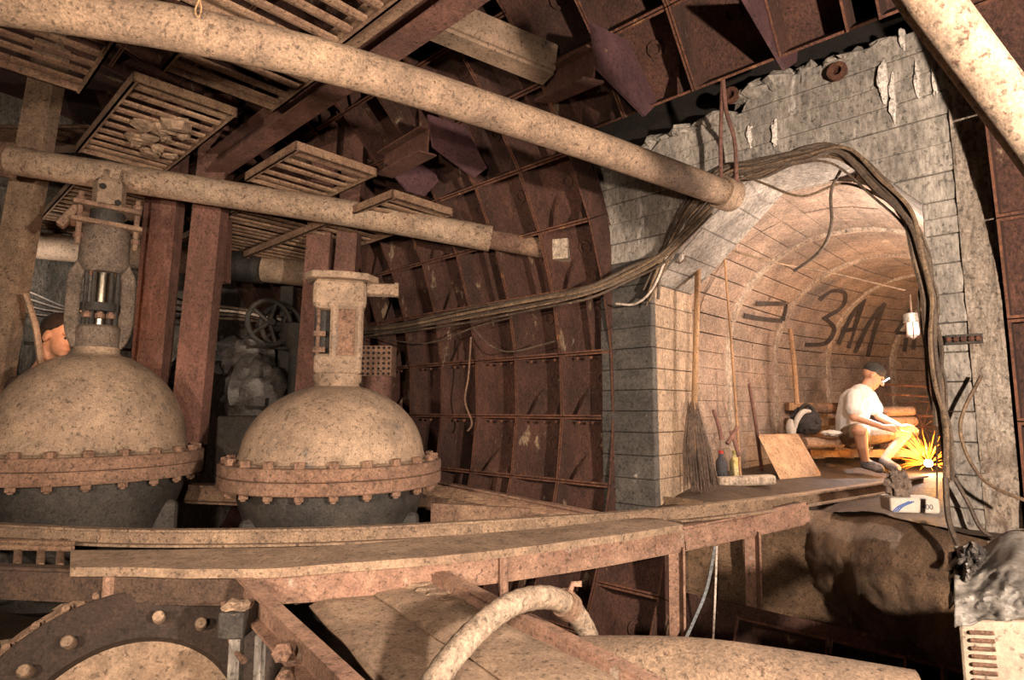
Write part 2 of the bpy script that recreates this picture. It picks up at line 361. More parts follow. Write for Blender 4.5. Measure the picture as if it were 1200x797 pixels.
for v0, v1 in zip(bays, bays[1:]):
    for t0, t1 in zip(ts, ts[1:]):
        o0 = R_(0, .012); o1 = o0 + .1; e = .0015
        ins = [sect(t0 + e, o0), sect(t1 - e, o0)]; out = [sect(t1 - e, o1), sect(t0 + e, o1)]
        poly = [TH(q[0], v0 + .002, q[1]) for q in ins + out]
        MB().prism(poly, TH(0, v1 - .002, 0) - TH(0, v0 + .002, 0)).build('board_course', CONB, tun)
    mb = MB(); mb.prism([TH(UC - HA, v0, 0), TH(UC - HA, v0, ZS + .02), TH(UC - HA - .1, v0, ZS + .02), TH(UC - HA - .1, v0, 0)], TH(0, v1, 0) - TH(0, v0, 0)); mb.build('side_slab', CONB, tun)
for v0 in bays[2::2]:                                     # pale uneven ring joints
    mb = MB(); n = 60; prof = []
    for i in range(n + 1):
        t = 2.0 * i / n; w0 = .045 + .03 * noise.noise(Vector((t * 5, v0, 0))); dd = .02 + .018 * noise.noise(Vector((t * 9, v0, 5)))
        q = sect(t, -dd); q2 = sect(t, .05); sh = .02 * noise.noise(Vector((t * 4, v0, 9)))
        prof.append([TH(q2[0], v0 - w0 * 1.3 + sh, q2[1]), TH(q[0], v0 - w0 * .6 + sh, q[1]), TH(q[0], v0 + w0 * .6 + sh, q[1]), TH(q2[0], v0 + w0 * 1.3 + sh, q2[1])])
    vs_ = [p for r in prof for p in r]
    mb.add(vs_, [(i * 4 + j, i * 4 + j + 1, (i + 1) * 4 + j + 1, (i + 1) * 4 + j) for i in range(n) for j in range(3)])
    mb.build('ring_joint', CONR, tun, True)
mb = MB(); chf(mb, .2, -4.3, 9.6, 9.8, -.2, 2.4); tag(mb.build('wall_tunnel_end', CONB), 'far end wall of the concrete tunnel', kind='structure')
def floorfn(u, q):
    v = v_front(u) + (9.6 - v_front(u)) * q ** 1.6; d = v - v_front(u); lo = -.07 * max(0, 1 - d / .4) if -1.15 < u else 0
    return TH(u, v, floor_z(u) + lo + .01 * noise.noise(Vector((u * 4, v * 4, 0))) + .008 * noise.noise(Vector((u * 13, v * 13, 0))))
fl = heightgrid(.05, -2.05, 0, 1, 44, 120, floorfn)
def onfloor(px, py, umax=-.14):
    p = Z(px, py, .1)
    for _ in range(4): p = Z(px, py, floor_z(UV(p)[0]))
    if UV(p)[0] > umax: p = PU(px, py, umax); p.z = floor_z(umax)
    return p
tag(fl.build('floor_tunnel', DIRT, smooth=True), 'dark earth floor of the side tunnel', kind='structure')
# ================================================================== VALVES
def face_cam(p): return math.atan2(-p.x, p.y)
def valve(px, dep, label, kind):
    p = D(px, 480, dep); base = Vector((p.x, p.y, 0)); t = thing('gate_valve', Vector((base.x, base.y, -.5)), label, 'valve')
    T = Matrix.Translation(base) @ Matrix.Rotation(face_cam(base), 4, 'Z')
    ZM = [(-1, -1), (.19, .225), (.34, .385), (.79, 1.0), (.84, 1.03), (.98, 1.18), (1.5, 1.58), (1.74, 1.85), (1.89, 1.98), (2.11, 2.19), (2.3, 2.33)]
    def zm(z):
        if kind == 2: return z
        for (a, b), (c, d) in zip(ZM, ZM[1:]):
            if z <= c: return b + (d - b) * (z - a) / (c - a)
        return z + .03
    def prt(n, mb, m, sm=True, parent=t, lab=None):
        for q in mb.v: q.z = zm(q.z)
        return mb.build(n, m, parent, sm, lab)
    def tb(c, sz, r=None): return T @ Vector(c)
    rb = T.to_3x3()
    def box(mb, c, sz, tilt=0): mb.box(T @ Vector(c), sz, rb @ Matrix.Rotation(tilt, 3, 'Y')); return mb
    prof = [(.60, .338), (.565, .352), (.55, .39)] + [(.55 * math.cos(a), .36 + .45 * math.sin(a)) for a in [math.radians(8 + 67 * i / 12) for i in range(13)]] + [(.13, .82), (.128, .86)]
    prt('bonnet_dome', MB().lathe(prof, 56, T), DOME)
    prt('bonnet_flange', MB().lathe([(.5, .273), (.656, .273), (.662, .28), (.662, .333), (.656, .34), (.5, .34)], 64, T, False), FLG)
    prt('body_flange', MB().lathe([(.5, .2), (.656, .2), (.662, .207), (.662, .262), (.656, .269), (.5, .269)], 64, T, False), FLG)
    n = 22
    for i in range(n):
        a = 2 * math.pi * (i + .5) / n; r = .615
        q = T @ Vector((r * math.cos(a), r * math.sin(a), zm(.338))); inst('bolt', BOLT, frame_to(q, (R_(-.1, .1), R_(-.1, .1), 1)), t)
        q = T @ Vector((r * math.cos(a), r * math.sin(a), zm(.203))); inst('nut', NUT, frame_to(q, (0, 0, -1)), t)
    prt('body', MB().lathe([(.30, -.55), (.40, -.5), (.47, -.12), (.53, .06), (.55, .12), (.55, .2)], 40, T), BLK)
    mb = MB(); box(mb, (0, 0, -.2), (1.0, .62, .5)); bevel(prt('body_block', mb, BLK, False), .05, 3)
    if kind == 1:
        prt('neck_ring', MB().lathe([(.10, .83), (.125, .84), (.13, .98), (.115, 1.0)], 28, T), GIR)
        for s in (-1, 1):                               # bowed yoke legs
            pts = [T @ Vector((s * x, 0, z)) for x, z in ((.10, .87), (.13, .93), (.148, 1.02), (.15, 1.3), (.145, 1.42), (.11, 1.52))]
            mb = MB().sweep([(-.04, -.04), (.04, -.04), (.04, .04), (-.04, .04)], smooth_pts(pts, 4), rb @ Vector((0, 1, 0)))
            bevel(prt('yoke_leg', mb, GIR, True), .012, 2)
        prt('yoke_head', MB().lathe([(.115, 1.46), (.145, 1.52), (.138, 1.72), (.125, 1.74)], 28, T), GIR)
        prt('stem', MB().lathe([(.045, .9), (.045, 1.5)], 16, T), mat('greased_steel', (.55, .5, .42), (.3, .27, .22), None, rough=.25, metal=1, bump=.1, var=.2))
        for dx in (-.085, -.045, .05, .085):
            prt('guide_rod', MB().tube([T @ Vector((dx, -.05, .98)), T @ Vector((dx, -.05, 1.5))], .014, 8), BLK)
        g = prt('gland', MB().lathe([(.05, 1.12), (.11, 1.12), (.11, 1.19), (.05, 1.19)], 18, T), BLK)
        for dx in (-.07, 0, .06):
            inst('gland_nut', NUT, T @ Matrix.Translation((dx, -.06, zm(1.06))), t)
        for z, wd, tl in ((1.76, .40, .05), (1.89, .38, .05)):
            mb = MB(); box(mb, (0, -.02, z), (wd, .2, .035), tl); bevel(prt('clamp_plate', mb, STT, False), .008)
        for sx in (-.15, .165):
            prt('tie_rod', MB().tube([T @ Vector((sx, -.06, 1.62)), T @ Vector((sx, -.06, 1.98))], .017, 8), STT)
            inst('tie_nut', NUT, T @ Matrix.Translation((sx, -.06, zm(1.66))), t); inst('tie_nut', NUT, T @ Matrix.Translation((sx, -.06, zm(1.91))), t)
        mb = MB(); box(mb, (-.2, 0, 1.82), (.05, .09, .22), .5); bevel(prt('side_lug', mb, STT, False), .01)
        prt('packing', MB().lathe([(.09, 1.74), (.1, 1.76), (.1, 1.9), (.09, 1.92)], 20, T), BLK)
        sb = prt('stem_block', MB().lathe([(.085, 1.88), (.095, 1.9), (.095, 2.08), (.08, 2.11)], 8, T), DOME, False)
        mb = MB(); box(mb, (.02, 0, 2.16), (.06, .06, .14), .1); bevel(prt('stem_square', mb, DOME, False), .006)
        for dx, z in ((-.04, 2.03), (.05, 1.93)):
            MB().lathe([(.019, 0), (.019, .012)], 10, T @ Matrix.Translation((dx, -.095, zm(z))) @ Matrix.Rotation(math.pi / 2, 4, 'X')).build('pin_hole', VOID, sb)
    else:
        prt('neck_ring', MB().lathe([(.128, .80), (.15, .83), (.15, .87)], 28, T), DOME)
        mb = MB(); box(mb, (0, 0, .93), (.29, .24, .13)); bevel(prt('yoke_base', mb, DOME, False), .03, 3)
        mb = MB(); box(mb, (0, 0, 1.37), (.33, .28, .2)); bevel(prt('yoke_head', mb, DOME, False), .05, 3)
        mb = MB(); box(mb, (.055, 0, 1.13), (.19, .22, .34)); yl = bevel(prt('yoke_leg', mb, FLG, False), .03, 3)
        for dx in (-.03, .12):
            mb = MB(); mb.tube([T @ Vector((dx, -.105, .97)), T @ Vector((dx, -.105, 1.3))], .026, 8); mb.build('leg_rib', DOME, yl, True)
        mb = MB(); box(mb, (-.10, .03, 1.13), (.1, .1, .34)); prt('yoke_back', mb, BLK, False)
        prt('guide_rod', MB().tube([T @ Vector((-.125, -.06, .96)), T @ Vector((-.125, -.06, 1.32))], .013, 8), STT)
        for z in (1.02, 1.12):
            mb = MB(); box(mb, (-.115, -.06, z), (.075, .06, .035)); bevel(prt('rod_clamp', mb, STT, False), .006)
        poly = [T @ Vector((x, y, 1.46)) for x, y in ((-.22, -.08), (-.17, -.17), (0, -.2), (.17, -.16), (.24, -.05), (.22, .1), (.1, .19), (-.1, .19), (-.2, .1))]
        bevel(prt('top_flange', MB().prism(poly, (0, 0, .045)), DOME, False), .01)
        sh = prt('drive_shaft', MB().tube([T @ Vector((.17, -.05, 1.42)), T @ Vector((.36, -.08, 1.42))], [.045, .045], 8), DOME, False)
        MB().tube([T @ Vector((.34, -.08, 1.42)), T @ Vector((.365, -.084, 1.42))], [.05, .05], 6).build('shaft_nut', DOME, sh)
    return t
valve(108, 3.9, 'dusty domed gate valve with open twin-leg yoke and tall clamped stem', 1)
valve(394, 3.8, 'dusty domed gate valve with stubby solid yoke and flat round top plate', 2)

# ================================================================== BRIDGE
br_top = [(-60, 607), (0, 612), (130, 618), (250, 619), (400, 616.5), (540, 610), (640, 604), (735, 598), (850, 587), (960, 574), (1080, 557)]
rear = smooth_pts([Z(x, y, .05 if x < 700 else .05 + min(.075, (x - 700) * .0005)) for x, y in br_top], 5)
fr_px = [(-60, 661), (0, 664), (130, 669), (290, 671), (400, 665), (500, 657), (590, 648), (700, 634), (800, 618), (945, 589)]
fr = [Z(x, y, 0) for x, y in fr_px[:8]] + [PV(800, 618, 2.55), PV(893, 600, 3.08), PV(945, 589, 3.44)]
bridge = thing('footbridge', Vector((-.6, 2.8, -1.1)), 'curved steel footbridge with dusty plank deck running into the tunnel', 'footbridge')
r1 = MB().sweep(channel(.05, .085, .012), rear); r1.build('rear_rail', PIPE, bridge, True)
def seg_front(i0, i1, m, lab=None):
    pts = smooth_pts(fr[i0:i1 + 1], 6); o = MB().sweep(channel(-.055, .13, .012), pts).build('front_channel', m, bridge, True); 
    if lab: o['label'] = lab
seg_front(0, 2, DSTL); seg_front(2, 3, DSTL); seg_front(3, 6, CHN); seg_front(6, 8, CHN); seg_front(8, 10, CHN, 'pinkish rusted channel')  # the two left pieces carry their shade in the colour
# deck planks following the curve
def lerp(pl, s):
    s = max(0, min(.9999, s)) * (len(pl) - 1); i = int(s); return pl[i].lerp(pl[i + 1], s - i)
frs = smooth_pts(fr, 6)
dk_px = [(82, 664), (130, 665), (290, 667), (400, 661), (500, 653), (590, 644), (700, 630), (802, 615)]
df = smooth_pts([Z(x, y, .03) for x, y in dk_px], 5)
db_px = [(82, 645), (130, 645), (250, 643), (400, 639), (540, 627), (640, 619), (700, 612), (765, 605)]
dbk = smooth_pts([Z(x, y, .03) for x, y in db_px], 5)
cuts = [0, 1.0]
for a, b in zip(cuts, cuts[1:]):
    mb = MB(); n = 40; vs_ = []
    for i in range(n + 1):
        s = a + .004 + (b - a - .008) * i / n; p, q = lerp(df, s), lerp(dbk, s)
        for j in range(5):
            pp = p.lerp(q, j / 4); zz = .004 * noise.noise(Vector((pp.x * 5, pp.y * 5, 0)))
            vs_.append(pp + Vector((0, 0, zz)))
    mb.add(vs_, [(i * 5 + j, (i + 1) * 5 + j, (i + 1) * 5 + j + 1, i * 5 + j + 1) for i in range(n) for j in range(4)])
    o = mb.build('deck_plank', DUST, bridge, True); sm = o.modifiers.new('solid', 'SOLIDIFY'); sm.thickness = .035; sm.offset = -1; o.modifiers.new('split', 'EDGE_SPLIT').split_angle = .6
pp_ = [Z(790, 612, .02), Z(770, 606, .02), PV(915, 583, 3.6), PV(940, 589, 3.42)]
MB().prism([pp_[0], pp_[1], pp_[2], pp_[3]], (0, 0, -.02)).build('dark_plate', DIRT, bridge)
for px in (-20, 20, 47, 70):                              # open rungs where the deck is missing
    MB().tube([Z(px + 2, 634, -.01), Z(px, 664, -.03)], .016, 8).build('rung', GRT, bridge, True)
MB().tube([Z(-60, 640, .0), Z(85, 643, .0)], .014, 8).build('rung_bar', GRT, bridge, True)
MB().tube([Z(-60, 634, .0), Z(85, 637, .0)], .014, 8).build('rung_bar', GRT, bridge, True)
for px, py in ((131, 669), (590, 649)):
    q = Z(px, py, 0); MB().tube([q + V3(0, -.012, .0), q + V3(0, -.012, -.14 if px < 200 else -.2)], .022, 8).build('joint_strap', CHN, bridge, True)
def leg(px, py0, py1, wpx, nm='bridge_leg'):
    q = fr[8].lerp(fr[9], (px - 800) / 93) - V3(0, -.05, .1); b = q; dlt = wpx / F * 3.2
    q = q + V3(0, -.03, 0); a_ = MB().sweep([(0, 0), (dlt, 0), (dlt, .012), (.012, .012), (.012, dlt), (0, dlt)], [q, Vector((q.x - .02, q.y, -1.1))], (0, -1, 0)); return a_.build(nm, CHN, bridge)
leg(799, 622, 755, 16); leg(886, 606, 770, 16)
# channel branching behind the second valve, with bar grating beside it
sp = thing('side_walkway', CH(.4, 1.9, 0), 'narrow bar-grated walkway branching off behind the second valve', 'walkway')
wa, wb = Z(515, 563, .08), Z(705, 600, .05)
MB().sweep(channel(.05, .09), [wa, wb]).build('side_channel', CHN, sp)
wc, wd_ = Z(450, 572, .02), Z(640, 606, .02)
MB().sweep(channel(-.05, .1), [wc, wd_]).build('side_channel', STT, sp)
for i in range(20):
    s = (i + .5) / 20; MB().tube([wa.lerp(wb, s) - V3(0, .02, .04), wc.lerp(wd_, s) + V3(0, .01, -.005)], .01, 6).build('grate_bar', GRT, sp)
q0, q1 = D(505, 590, 3.9), D(620, 596, 3.75); mb = MB().prism([q0, q1, q1 - V3(0, 0, .14), q0 - V3(0, 0, .14)], (0, .03, 0)); mb.build('web_plate', STT, sp)
MB().sweep(ibeam(.14, .13), [D(200, 566, 4.5), D(300, 570, 4.45)]).build('foot_beam', STT, sp)

# ================================================================== OVERHEAD
def pipe(name, pts, r, m, label, n=24):
    t = thing(name, pts[0], label, 'pipe'); MB().tube(smooth_pts(pts, 6), r, n).build('pipe_wall', m, t, True); return t
p1 = [Z(-80, -10, 1.98), Z(0, 1, 1.98), Z(200, 32, 1.98), Z(400, 77, 1.97), Z(600, 139, 1.95), Z(750, 191, 1.93), PV(850, 227, 2.75)]
t1 = pipe('overhead_pipe', p1, .077, PIPE, 'thick scaly overhead pipe ending in a strap at the portal')
h_ = p1[3].lerp(p1[4], .63); MB().lathe([(.014, 0), (.014, .004)], 12, frame_to(h_ + V3(-.01, -.068, -.045), (0, -.8, -.4))).build('drain_hole', VOID, t1)
pe = p1[-1]; ax = (p1[-1] - p1[-2]).normalized()
strap = MB().lathe([(.085, -.03), (.098, -.03), (.098, .05), (.085, .05)], 24, frame_to(pe, ax)); 
MB().lathe([(.0805, -.05), (.094, -.05), (.094, .06), (.0805, .06)], 24, frame_to(pe, ax), False).build('end_strap', PIPE, t1, True)
for dx in (-.04, .05):
    MB().tube(smooth_pts([pe + V3(dx, -.05, .05), pe + V3(dx * .9, -.06, .3), PV(848 + dx * 60, 130, 2.6), PV(847, 90, 2.5)], 4), .012, 8).build('hanger_rod', STL, t1, True)
p2 = [D(-60, 176, 4.0), D(0, 186, 4.05), D(135, 207, 4.15), D(300, 233, 4.3), D(450, 257, 4.4), D(575, 280, 4.5)]
t2 = pipe('overhead_pipe', p2, [.1] * 31, PIPE2, 'flaking pale pipe crossing behind the first valve stem')
stub = [D(560, 278, 4.5), D(640, 292, 4.4)]
MB().tube(stub, .075, 16).build('pipe_stub', STT, t2, True)
MB().box(D(655, 294, 4.36), (.16, .12, .15), Matrix.Rotation(-.3, 3, 'Z')).build('wall_block', CONR, t2)
MB().lathe([(.10, -.06), (.125, -.06), (.125, .03), (.10, .03)], 20, frame_to(D(8, 187, 4.05), p2[2] - p2[1]), False).build('pipe_collar', STT, t2, True)
pipe('slanting_pipe', [D(1040, -80, 1.2), D(1075, -20, 1.22), D(1130, 55, 1.26), D(1200, 148, 1.3), D(1260, 230, 1.34), D(1330, 322, 1.4)], .053, PIPE2, 'thick pitted pipe slanting down past the portal corner')
tb_ = pipe('background_pipe', [D(-60, 278, 5.6), D(150, 298, 5.7), D(370, 322, 5.8)], .13, DOME, 'dusty horizontal pipe running along the end wall')
MB().tube([D(270, 311, 5.72), D(308, 315, 5.74)], .15, 20).build('pipe_sleeve', BLK, tb_, True)

# gratings -----------------------------------------------------------
BARP = [(-.03, 0), (-.026, -.014), (0, -.02), (.026, -.014), (.03, 0)]
def grating(u0, u1, v0, v1, z, label, pitch=.118, m=GRT, dark=False):
    t = thing('grating_panel', CH((u0 + u1) / 2, (v0 + v1) / 2, z), label, 'grating', 'overhead walkway gratings')
    me, _ = MB().sweep([(a * .9, b) for a, b in BARP], [CH(0, v0 + .02, 0), CH(0, v1 - .02, 0)]).mesh('grating_bar', m, False, Vector())
    n = max(2, int((u1 - u0 - .06) / pitch)); c0 = CH(0, 0, 0)
    for i in range(n):
        o_ = CH(u0 + .03 + (u1 - u0 - .06) * (i + .5) / n, 0, z + R_(-.006, .006)) - c0
        inst('grating_bar', me, Matrix.Translation(o_), t)
    for uu, s in ((u0, 1), (u1, -1)):
        mb = MB(); chf(mb, uu, uu + s * .012, v0, v1, z - .03, z + .03); chf(mb, uu, uu + s * .025, v0, v1, z - .03, z - .022); mb.build('edge_angle', m, t)
    for vv, s in ((v0, 1), (v1, -1)):
        mb = MB(); chf(mb, u0, u1, vv, vv + s * .012, z - .032, z + .03); chf(mb, u0, u1, vv, vv + s * .025, z - .032, z - .024); mb.build('edge_angle', m, t)
    return t
grating(1.05, 1.78, -.9, .12, 2.5, 'walkway grating above the thick pipe in the upper corner')
g3 = grating(1.40, 2.75, .28, .85, 2.5, 'long walkway grating caked with mud clods below the thick pipe')
grating(.72, 1.28, .38, 1.03, 2.56, 'walkway grating with angle frame tucked under the thick pipe')
grating(-.45, .5, .2, .9, 2.5, 'walkway grating above the thick pipe at the picture top')
grating(1.15, 1.9, 1.12, 1.72, 2.3, 'small walkway grating between the two pipes by the steel column')
grating(2.3, 3.9, 1.35, 2.05, 2.3, 'dim walkway grating under the pale pipe between the columns')
grating(1.0, 3.4, 1.75, 2.3, 2.12, 'far walkway grating under the end of the pale pipe')
grating(3.3, 5.2, .4, 1.0, 2.5, 'dim walkway grating behind the tall clamped stem')
for i in range(14):                                     # mud on grating three
    u = R_(1.75, 2.4); v = R_(.45, .78)
    o = MB().lump(CH(u, v, 2.475 + R_(-.02, .0)), (R_(.03, .1), R_(.03, .09), R_(.015, .04)), i, .7, 8, 6).build('mud_clod', DUST, g3)

# posts and beams ------------------------------------------------------
def post(a, b, prof, m, label, name='steel_post', up=(0, -1, 0)):
    t = thing(name, b, label, 'post' if 'post' in name else 'beam')
    return t, MB().sweep(prof, [a, b], up).build('profile', m, t)
t, _ = post(D(76, 20, 4.6), D(-18, 560, 4.45), channel(.22, .12), PIPE, 'leaning dusty steel post by the crouching person')
t = thing('steel_post', D(185, 560, 4.7), 'paired channel post behind the first valve stem', 'post')
MB().sweep(channel(.20, .13), [D(218, 110, 4.75), D(178, 560, 4.65)], (0, -1, 0)).build('channel', STL, t)
MB().sweep(channel(.12, .13), [D(196, 110, 4.85), D(160, 560, 4.75)], (0, -1, 0)).build('channel', STL, t)
t = thing('steel_post', D(245, 557, 4.55), 'broad red-brown channel post between the two valves', 'post')
MB().sweep(channel(.23, .13), [D(272, 110, 4.65), D(229, 557, 4.55)], (0, -1, 0)).build('channel', STL, t)
MB().sweep(channel(.10, .1), [D(250, 110, 4.75), D(212, 557, 4.65)], (0, -1, 0)).build('channel', VOID, t)  # shaded open side of the post, painted near-black
t = thing('steel_post', D(385, 520, 4.8), 'riveted double column behind the second valve', 'post')
MB().sweep(channel(.2, .13), [D(402, 60, 4.95), D(368, 560, 4.75)], (0, -1, 0)).build('channel', STL, t)
MB().sweep(channel(.17, .13), [D(434, 60, 4.9), D(398, 560, 4.7)], (0, -1, 0)).build('channel', STL, t)
t = thing('steel_post', D(290, 120, 4.9), 'short dark column under the framed grating', 'post')
MB().sweep(channel(.22, .13), [D(267, 130, 4.9), D(262, 330, 5.0)], (0, -1, 0)).build('channel', STL, t)
def beam(name, pts, prof, m, label, up=(0, 0, 1)):
    t = thing(name, pts[0], label, 'beam'); MB().sweep(prof, pts, up).build('profile', m, t); return t
beam('roof_beam', [CH(-.9, 1.17, 2.72), CH(3.2, 1.2, 2.72)], ibeam(.15, .17), STL, 'long dark steel beam crossing above the thick pipe')
beam('roof_beam', [CH(-.4, .95, 2.62), CH(.6, .95, 2.62)], ibeam(.08, .12), GRT, 'dusty angle beam along the grating edge at the picture top')
beam('roof_beam', [D(505, -12, 3.0), D(652, 52, 3.35)], channel(-.13, .2, .02), DOME, 'pale wide channel beam hanging under the roof')
beam('roof_beam', [D(340, 150, 5.0), D(520, 172, 5.2)], channel(-.13, .25, .02), STT, 'dim channel beam behind the double column')
beam('roof_beam', [D(0, 150, 5.6), D(110, 150, 5.6)], ibeam(.15, .22), STT, 'short dim beam stub by the leaning post')
def plate_on(u, pts, label):
    t = thing('gusset_plate', PU(*pts[0], u), label, 'plate'); poly = [PU(x, y, u) for x, y in pts]
    MB().prism(poly, CH(.016, 0, 0) - CH(0, 0, 0)).build('plate', PLT, t); return t
t = plate_on(-.62, [(693, 26), (737, 48), (771, 121), (756, 136), (701, 80)], 'large purple-brown gusset plate beside the portal top')
MB().sweep(ibeam(.13, .17, .012), [PU(700, 55, -.6), PU(640, 88, .0), ]).build('bracket_beam', STL, t)
t = plate_on(.62, [(502, 134), (545, 148), (571, 197), (556, 208), (508, 172)], 'purple-brown gusset plate hanging under the thick pipe')
MB().sweep(ibeam(.13, .17, .012), [PU(503, 150, .63), PU(452, 180, 1.3)]).build('bracket_beam', STL, t)
plate_on(1.25, [(450, 192), (472, 184), (505, 185), (514, 212), (498, 230), (478, 224)], 'small dim gusset plate behind the other plates')
plate_on(-1.35, [(868, -10), (908, 2), (936, 44), (934, 72), (921, 82)], 'narrow gusset plate above the portal crest')
# ================================================================== FOREGROUND
# big flanged casing under the bridge
cc = D(142, 893, 2.3); cax = (EYE + V3(-.35, 0, -.1) - cc).normalized(); Mc = frame_to(cc, cax)
t = thing('pump_casing', Vector((cc.x, cc.y, -1.1)), 'large round rusty casing flange with protruding studs under the bridge', 'pump')
MB().lathe([(.33, -.06), (.345, .0), (.49, .0), (.5, -.008), (.5, -.05), (.49, -.058)], 64, Mc @ Matrix.Scale(1.17, 4), False).build('front_flange', mat('shaded_flange_steel', (.055, .034, .025), (.035, .024, .019), (.12, .08, .055), .66, 3, 40, .7, 0, .5), t, True)  # flange shade below the bridge put into its dark colour
MB().lathe([(.46, -.3), (.55, -.29), (.55, -.12), (.53, -.1), (.46, -.1)], 56, Mc @ Matrix.Scale(1.17, 4), False).build('rear_flange', STT, t, True)
MB().lathe([(.40, -.5), (.47, -.3), (.47, -.04), (.44, -.03)], 48, Mc @ Matrix.Scale(1.17, 4), False).build('shell', BLK, t, True)
MB().lathe([(.345, -.035), (.30, -.05), (.2, -.02), (.0, .03)], 40, Mc @ Matrix.Scale(1.17, 4), False).build('dusty_cover', DUST, t, True)
for px, py in ((43, 787), (78, 763), (165, 748), (211, 762)):
    x, y = (px - 142) / F * 2.3, -(py - 893) / F * 2.3
    sx = Vector((cax.y, -cax.x, 0)).normalized() * -1; 
    right = Vector((0, 0, 1)).cross(cax).normalized(); up = cax.cross(right)
    inst('stud', STUD, frame_to(cc + right * x + up * y * .97, cax), t)
for i in range(16):
    a = math.radians(20 + i * 9.5); r = .62
    q = Mc @ Vector((0, 0, -.2)) + right * r * math.cos(a) + up * r * math.sin(a)
    dr = right * math.cos(a) + up * math.sin(a)
    inst('clamp_bolt', hexbolt(.026, .03, .04, 'clamp_bolt', STT) if i == 0 else bpy.data.meshes['clamp_bolt'], frame_to(q - dr * .01 + cax * .07, cax), t)
    if i % 2 == 0: MB().lump(q + dr * .0 + cax * .02, (.05, .05, .035), i, .8, 7, 5).build('dirt_lump', DUST, t)
# skewed channels and sheets in front of the bridge
c1a, c1b = Z(290, 671, 0), Z(437, 805, -.04)
t = thing('support_channel', Vector((c1a.x, c1a.y, -.2)), 'pinkish channel running from the bridge down to the lower edge', 'beam')
MB().sweep(channel(.05, .12), [c1a, c1b]).build('profile', CHN, t)
c2a, c2b = Z(490, 660, -.04), Z(790, 815, -.1)
t = thing('support_channel', Vector((c2a.x, c2a.y, -.2)), 'dark-sided channel beside the hose under the bridge', 'beam')
MB().sweep(channel(-.05, .13), [c2a, c2b]).build('profile', CHN, t)
for i in range(10): MB().lump(c2a.lerp(c2b, .05 + i * .05) + V3(-.055, -.02, -.05), (.06, .05, .012), i, .9, 8, 5).build('dirt_lump', DUST, t)
def sheet(corners, z, label, bow, lip=.03):
    a, b, c, d = [Z(x, y, z) for x, y in corners]       # a-b far edge, d-c near edge
    n, k = 24, 12; vs_ = []
    for i in range(n + 1):
        for j in range(k + 1):
            s, q = i / n, j / k; p = a.lerp(d, s).lerp(b.lerp(c, s), q)
            zz = bow * math.sin(math.pi * q) + .012 * noise.noise(Vector((p.x * 4, p.y * 4, bow * 90))) - lip * max(0, abs(q - .5) - .42) * 8
            p = p + V3(.02 * noise.noise(Vector((s * 3, q * 6, 1))) * (i == 0), .03 * noise.noise(Vector((q * 5, 2, 1))) * (i == 0), zz); vs_.append(p)
    mb = MB().add(vs_, [(i * (k + 1) + j, (i + 1) * (k + 1) + j, (i + 1) * (k + 1) + j + 1, i * (k + 1) + j + 1) for i in range(n) for j in range(k)])
    o = mb.build('metal_sheet', DUST, None, True); so = o.modifiers.new('solid', 'SOLIDIFY'); so.thickness = .01; o.modifiers.new('split', 'EDGE_SPLIT').split_angle = .6; tag(o, label, 'sheet', 'dusty sheets under the bridge'); return o
sheet([(362, 708), (440, 692), (668, 812), (470, 830)], -.13, 'dusty bent metal sheet with curled end beside the pinkish channel', .012, .008)
sheet([(418, 682), (474, 672), (770, 815), (620, 815)], -.11, 'dusty bent metal sheet lying under the hose', .01, .008)
for i, (px, py, pz) in enumerate(((330, 690, -.16), (350, 696, -.17), (345, 704, -.17))):
    a = Z(px, py, pz); tag(MB().tube([a, a + V3(.22, .1, 0)], .018, 8).build('steel_rod', STT, None, True), 'dirty short rod poking out behind the curled sheet', 'rod', 'rods behind the sheet')
q = D(279, 727, 2.25); t = thing('cable_box', q, 'small dark steel box topped with gravel by the pinkish channel', 'box')
bevel(MB().box(q + V3(0, .0, 0), (.09, .12, .09)).build('box_body', BLK, t), .006); MB().lump(q + V3(0, 0, .05), (.05, .06, .02), 4, .9, 9, 6).build('gravel', DUST, t)
MB().box(q + V3(.0, .0, -.3), (.04, .04, .5)).build('stand_leg', CON, t); MB().box(q + V3(.08, .01, -.3), (.025, .04, .5)).build('stand_leg', CON, t)
for k in (0, 1): inst('bolt', BOLT, frame_to(D(332 + 4 * k, 762 + 30 * k, 1.9), (.2, -1, .1)), t)
tag(MB().tube(smooth_pts([D(262, 705, 2.3), D(266, 735, 2.28), D(275, 760, 2.25), D(286, 775, 2.2)], 4), .011, 8).build('bent_rod', FLG, None, True), 'thin curved rusty rod hanging beside the round casing', 'rod')
# hose
t = thing('hose', D(500, 810, 1.7), 'thick grey flexible hose arching over the metal sheets', 'hose')
hp = smooth_pts([D(490, 830, 1.62), D(522, 780, 1.7), (D(560, 737, 1.8)), D(600, 708, 1.9), D(640, 700, 2.0), D(668, 712, 2.1), D(688, 742, 2.2), D(692, 765, 2.25)], 10)
mb = MB().tube(hp, [.036 + .0012 * math.sin(i * 2.2) for i in range(len(hp))], 18); mb.build('tube', mat('hose_rubber', (.33, .26, .2), (.24, .18, .13), (.45, .36, .28), .64, 3, 30, .8, 0, .3), t, True)
hc = D(664, 709, 2.085); MB().lathe([(.038, -.025), (.047, -.025), (.047, .025), (.038, .025)], 20, frame_to(hc, D(676, 722, 2.14) - D(652, 702, 2.04)), False).build('clamp', STT, t, True)
MB().tube([hc + V3(.01, -.01, .045), hc + V3(.02, -.01, .07), hc + V3(.05, -.01, .07)], .01, 8).build('clamp_screw', CHN, t, True)
# big low pipe at lower right
pipe('low_pipe', [D(640, 812, 2.1), D(800, 818, 1.95), D(920, 836, 1.85), D(1080, 868, 1.72)], .17, PIPE, 'large sandy pipe lying across the lower right')
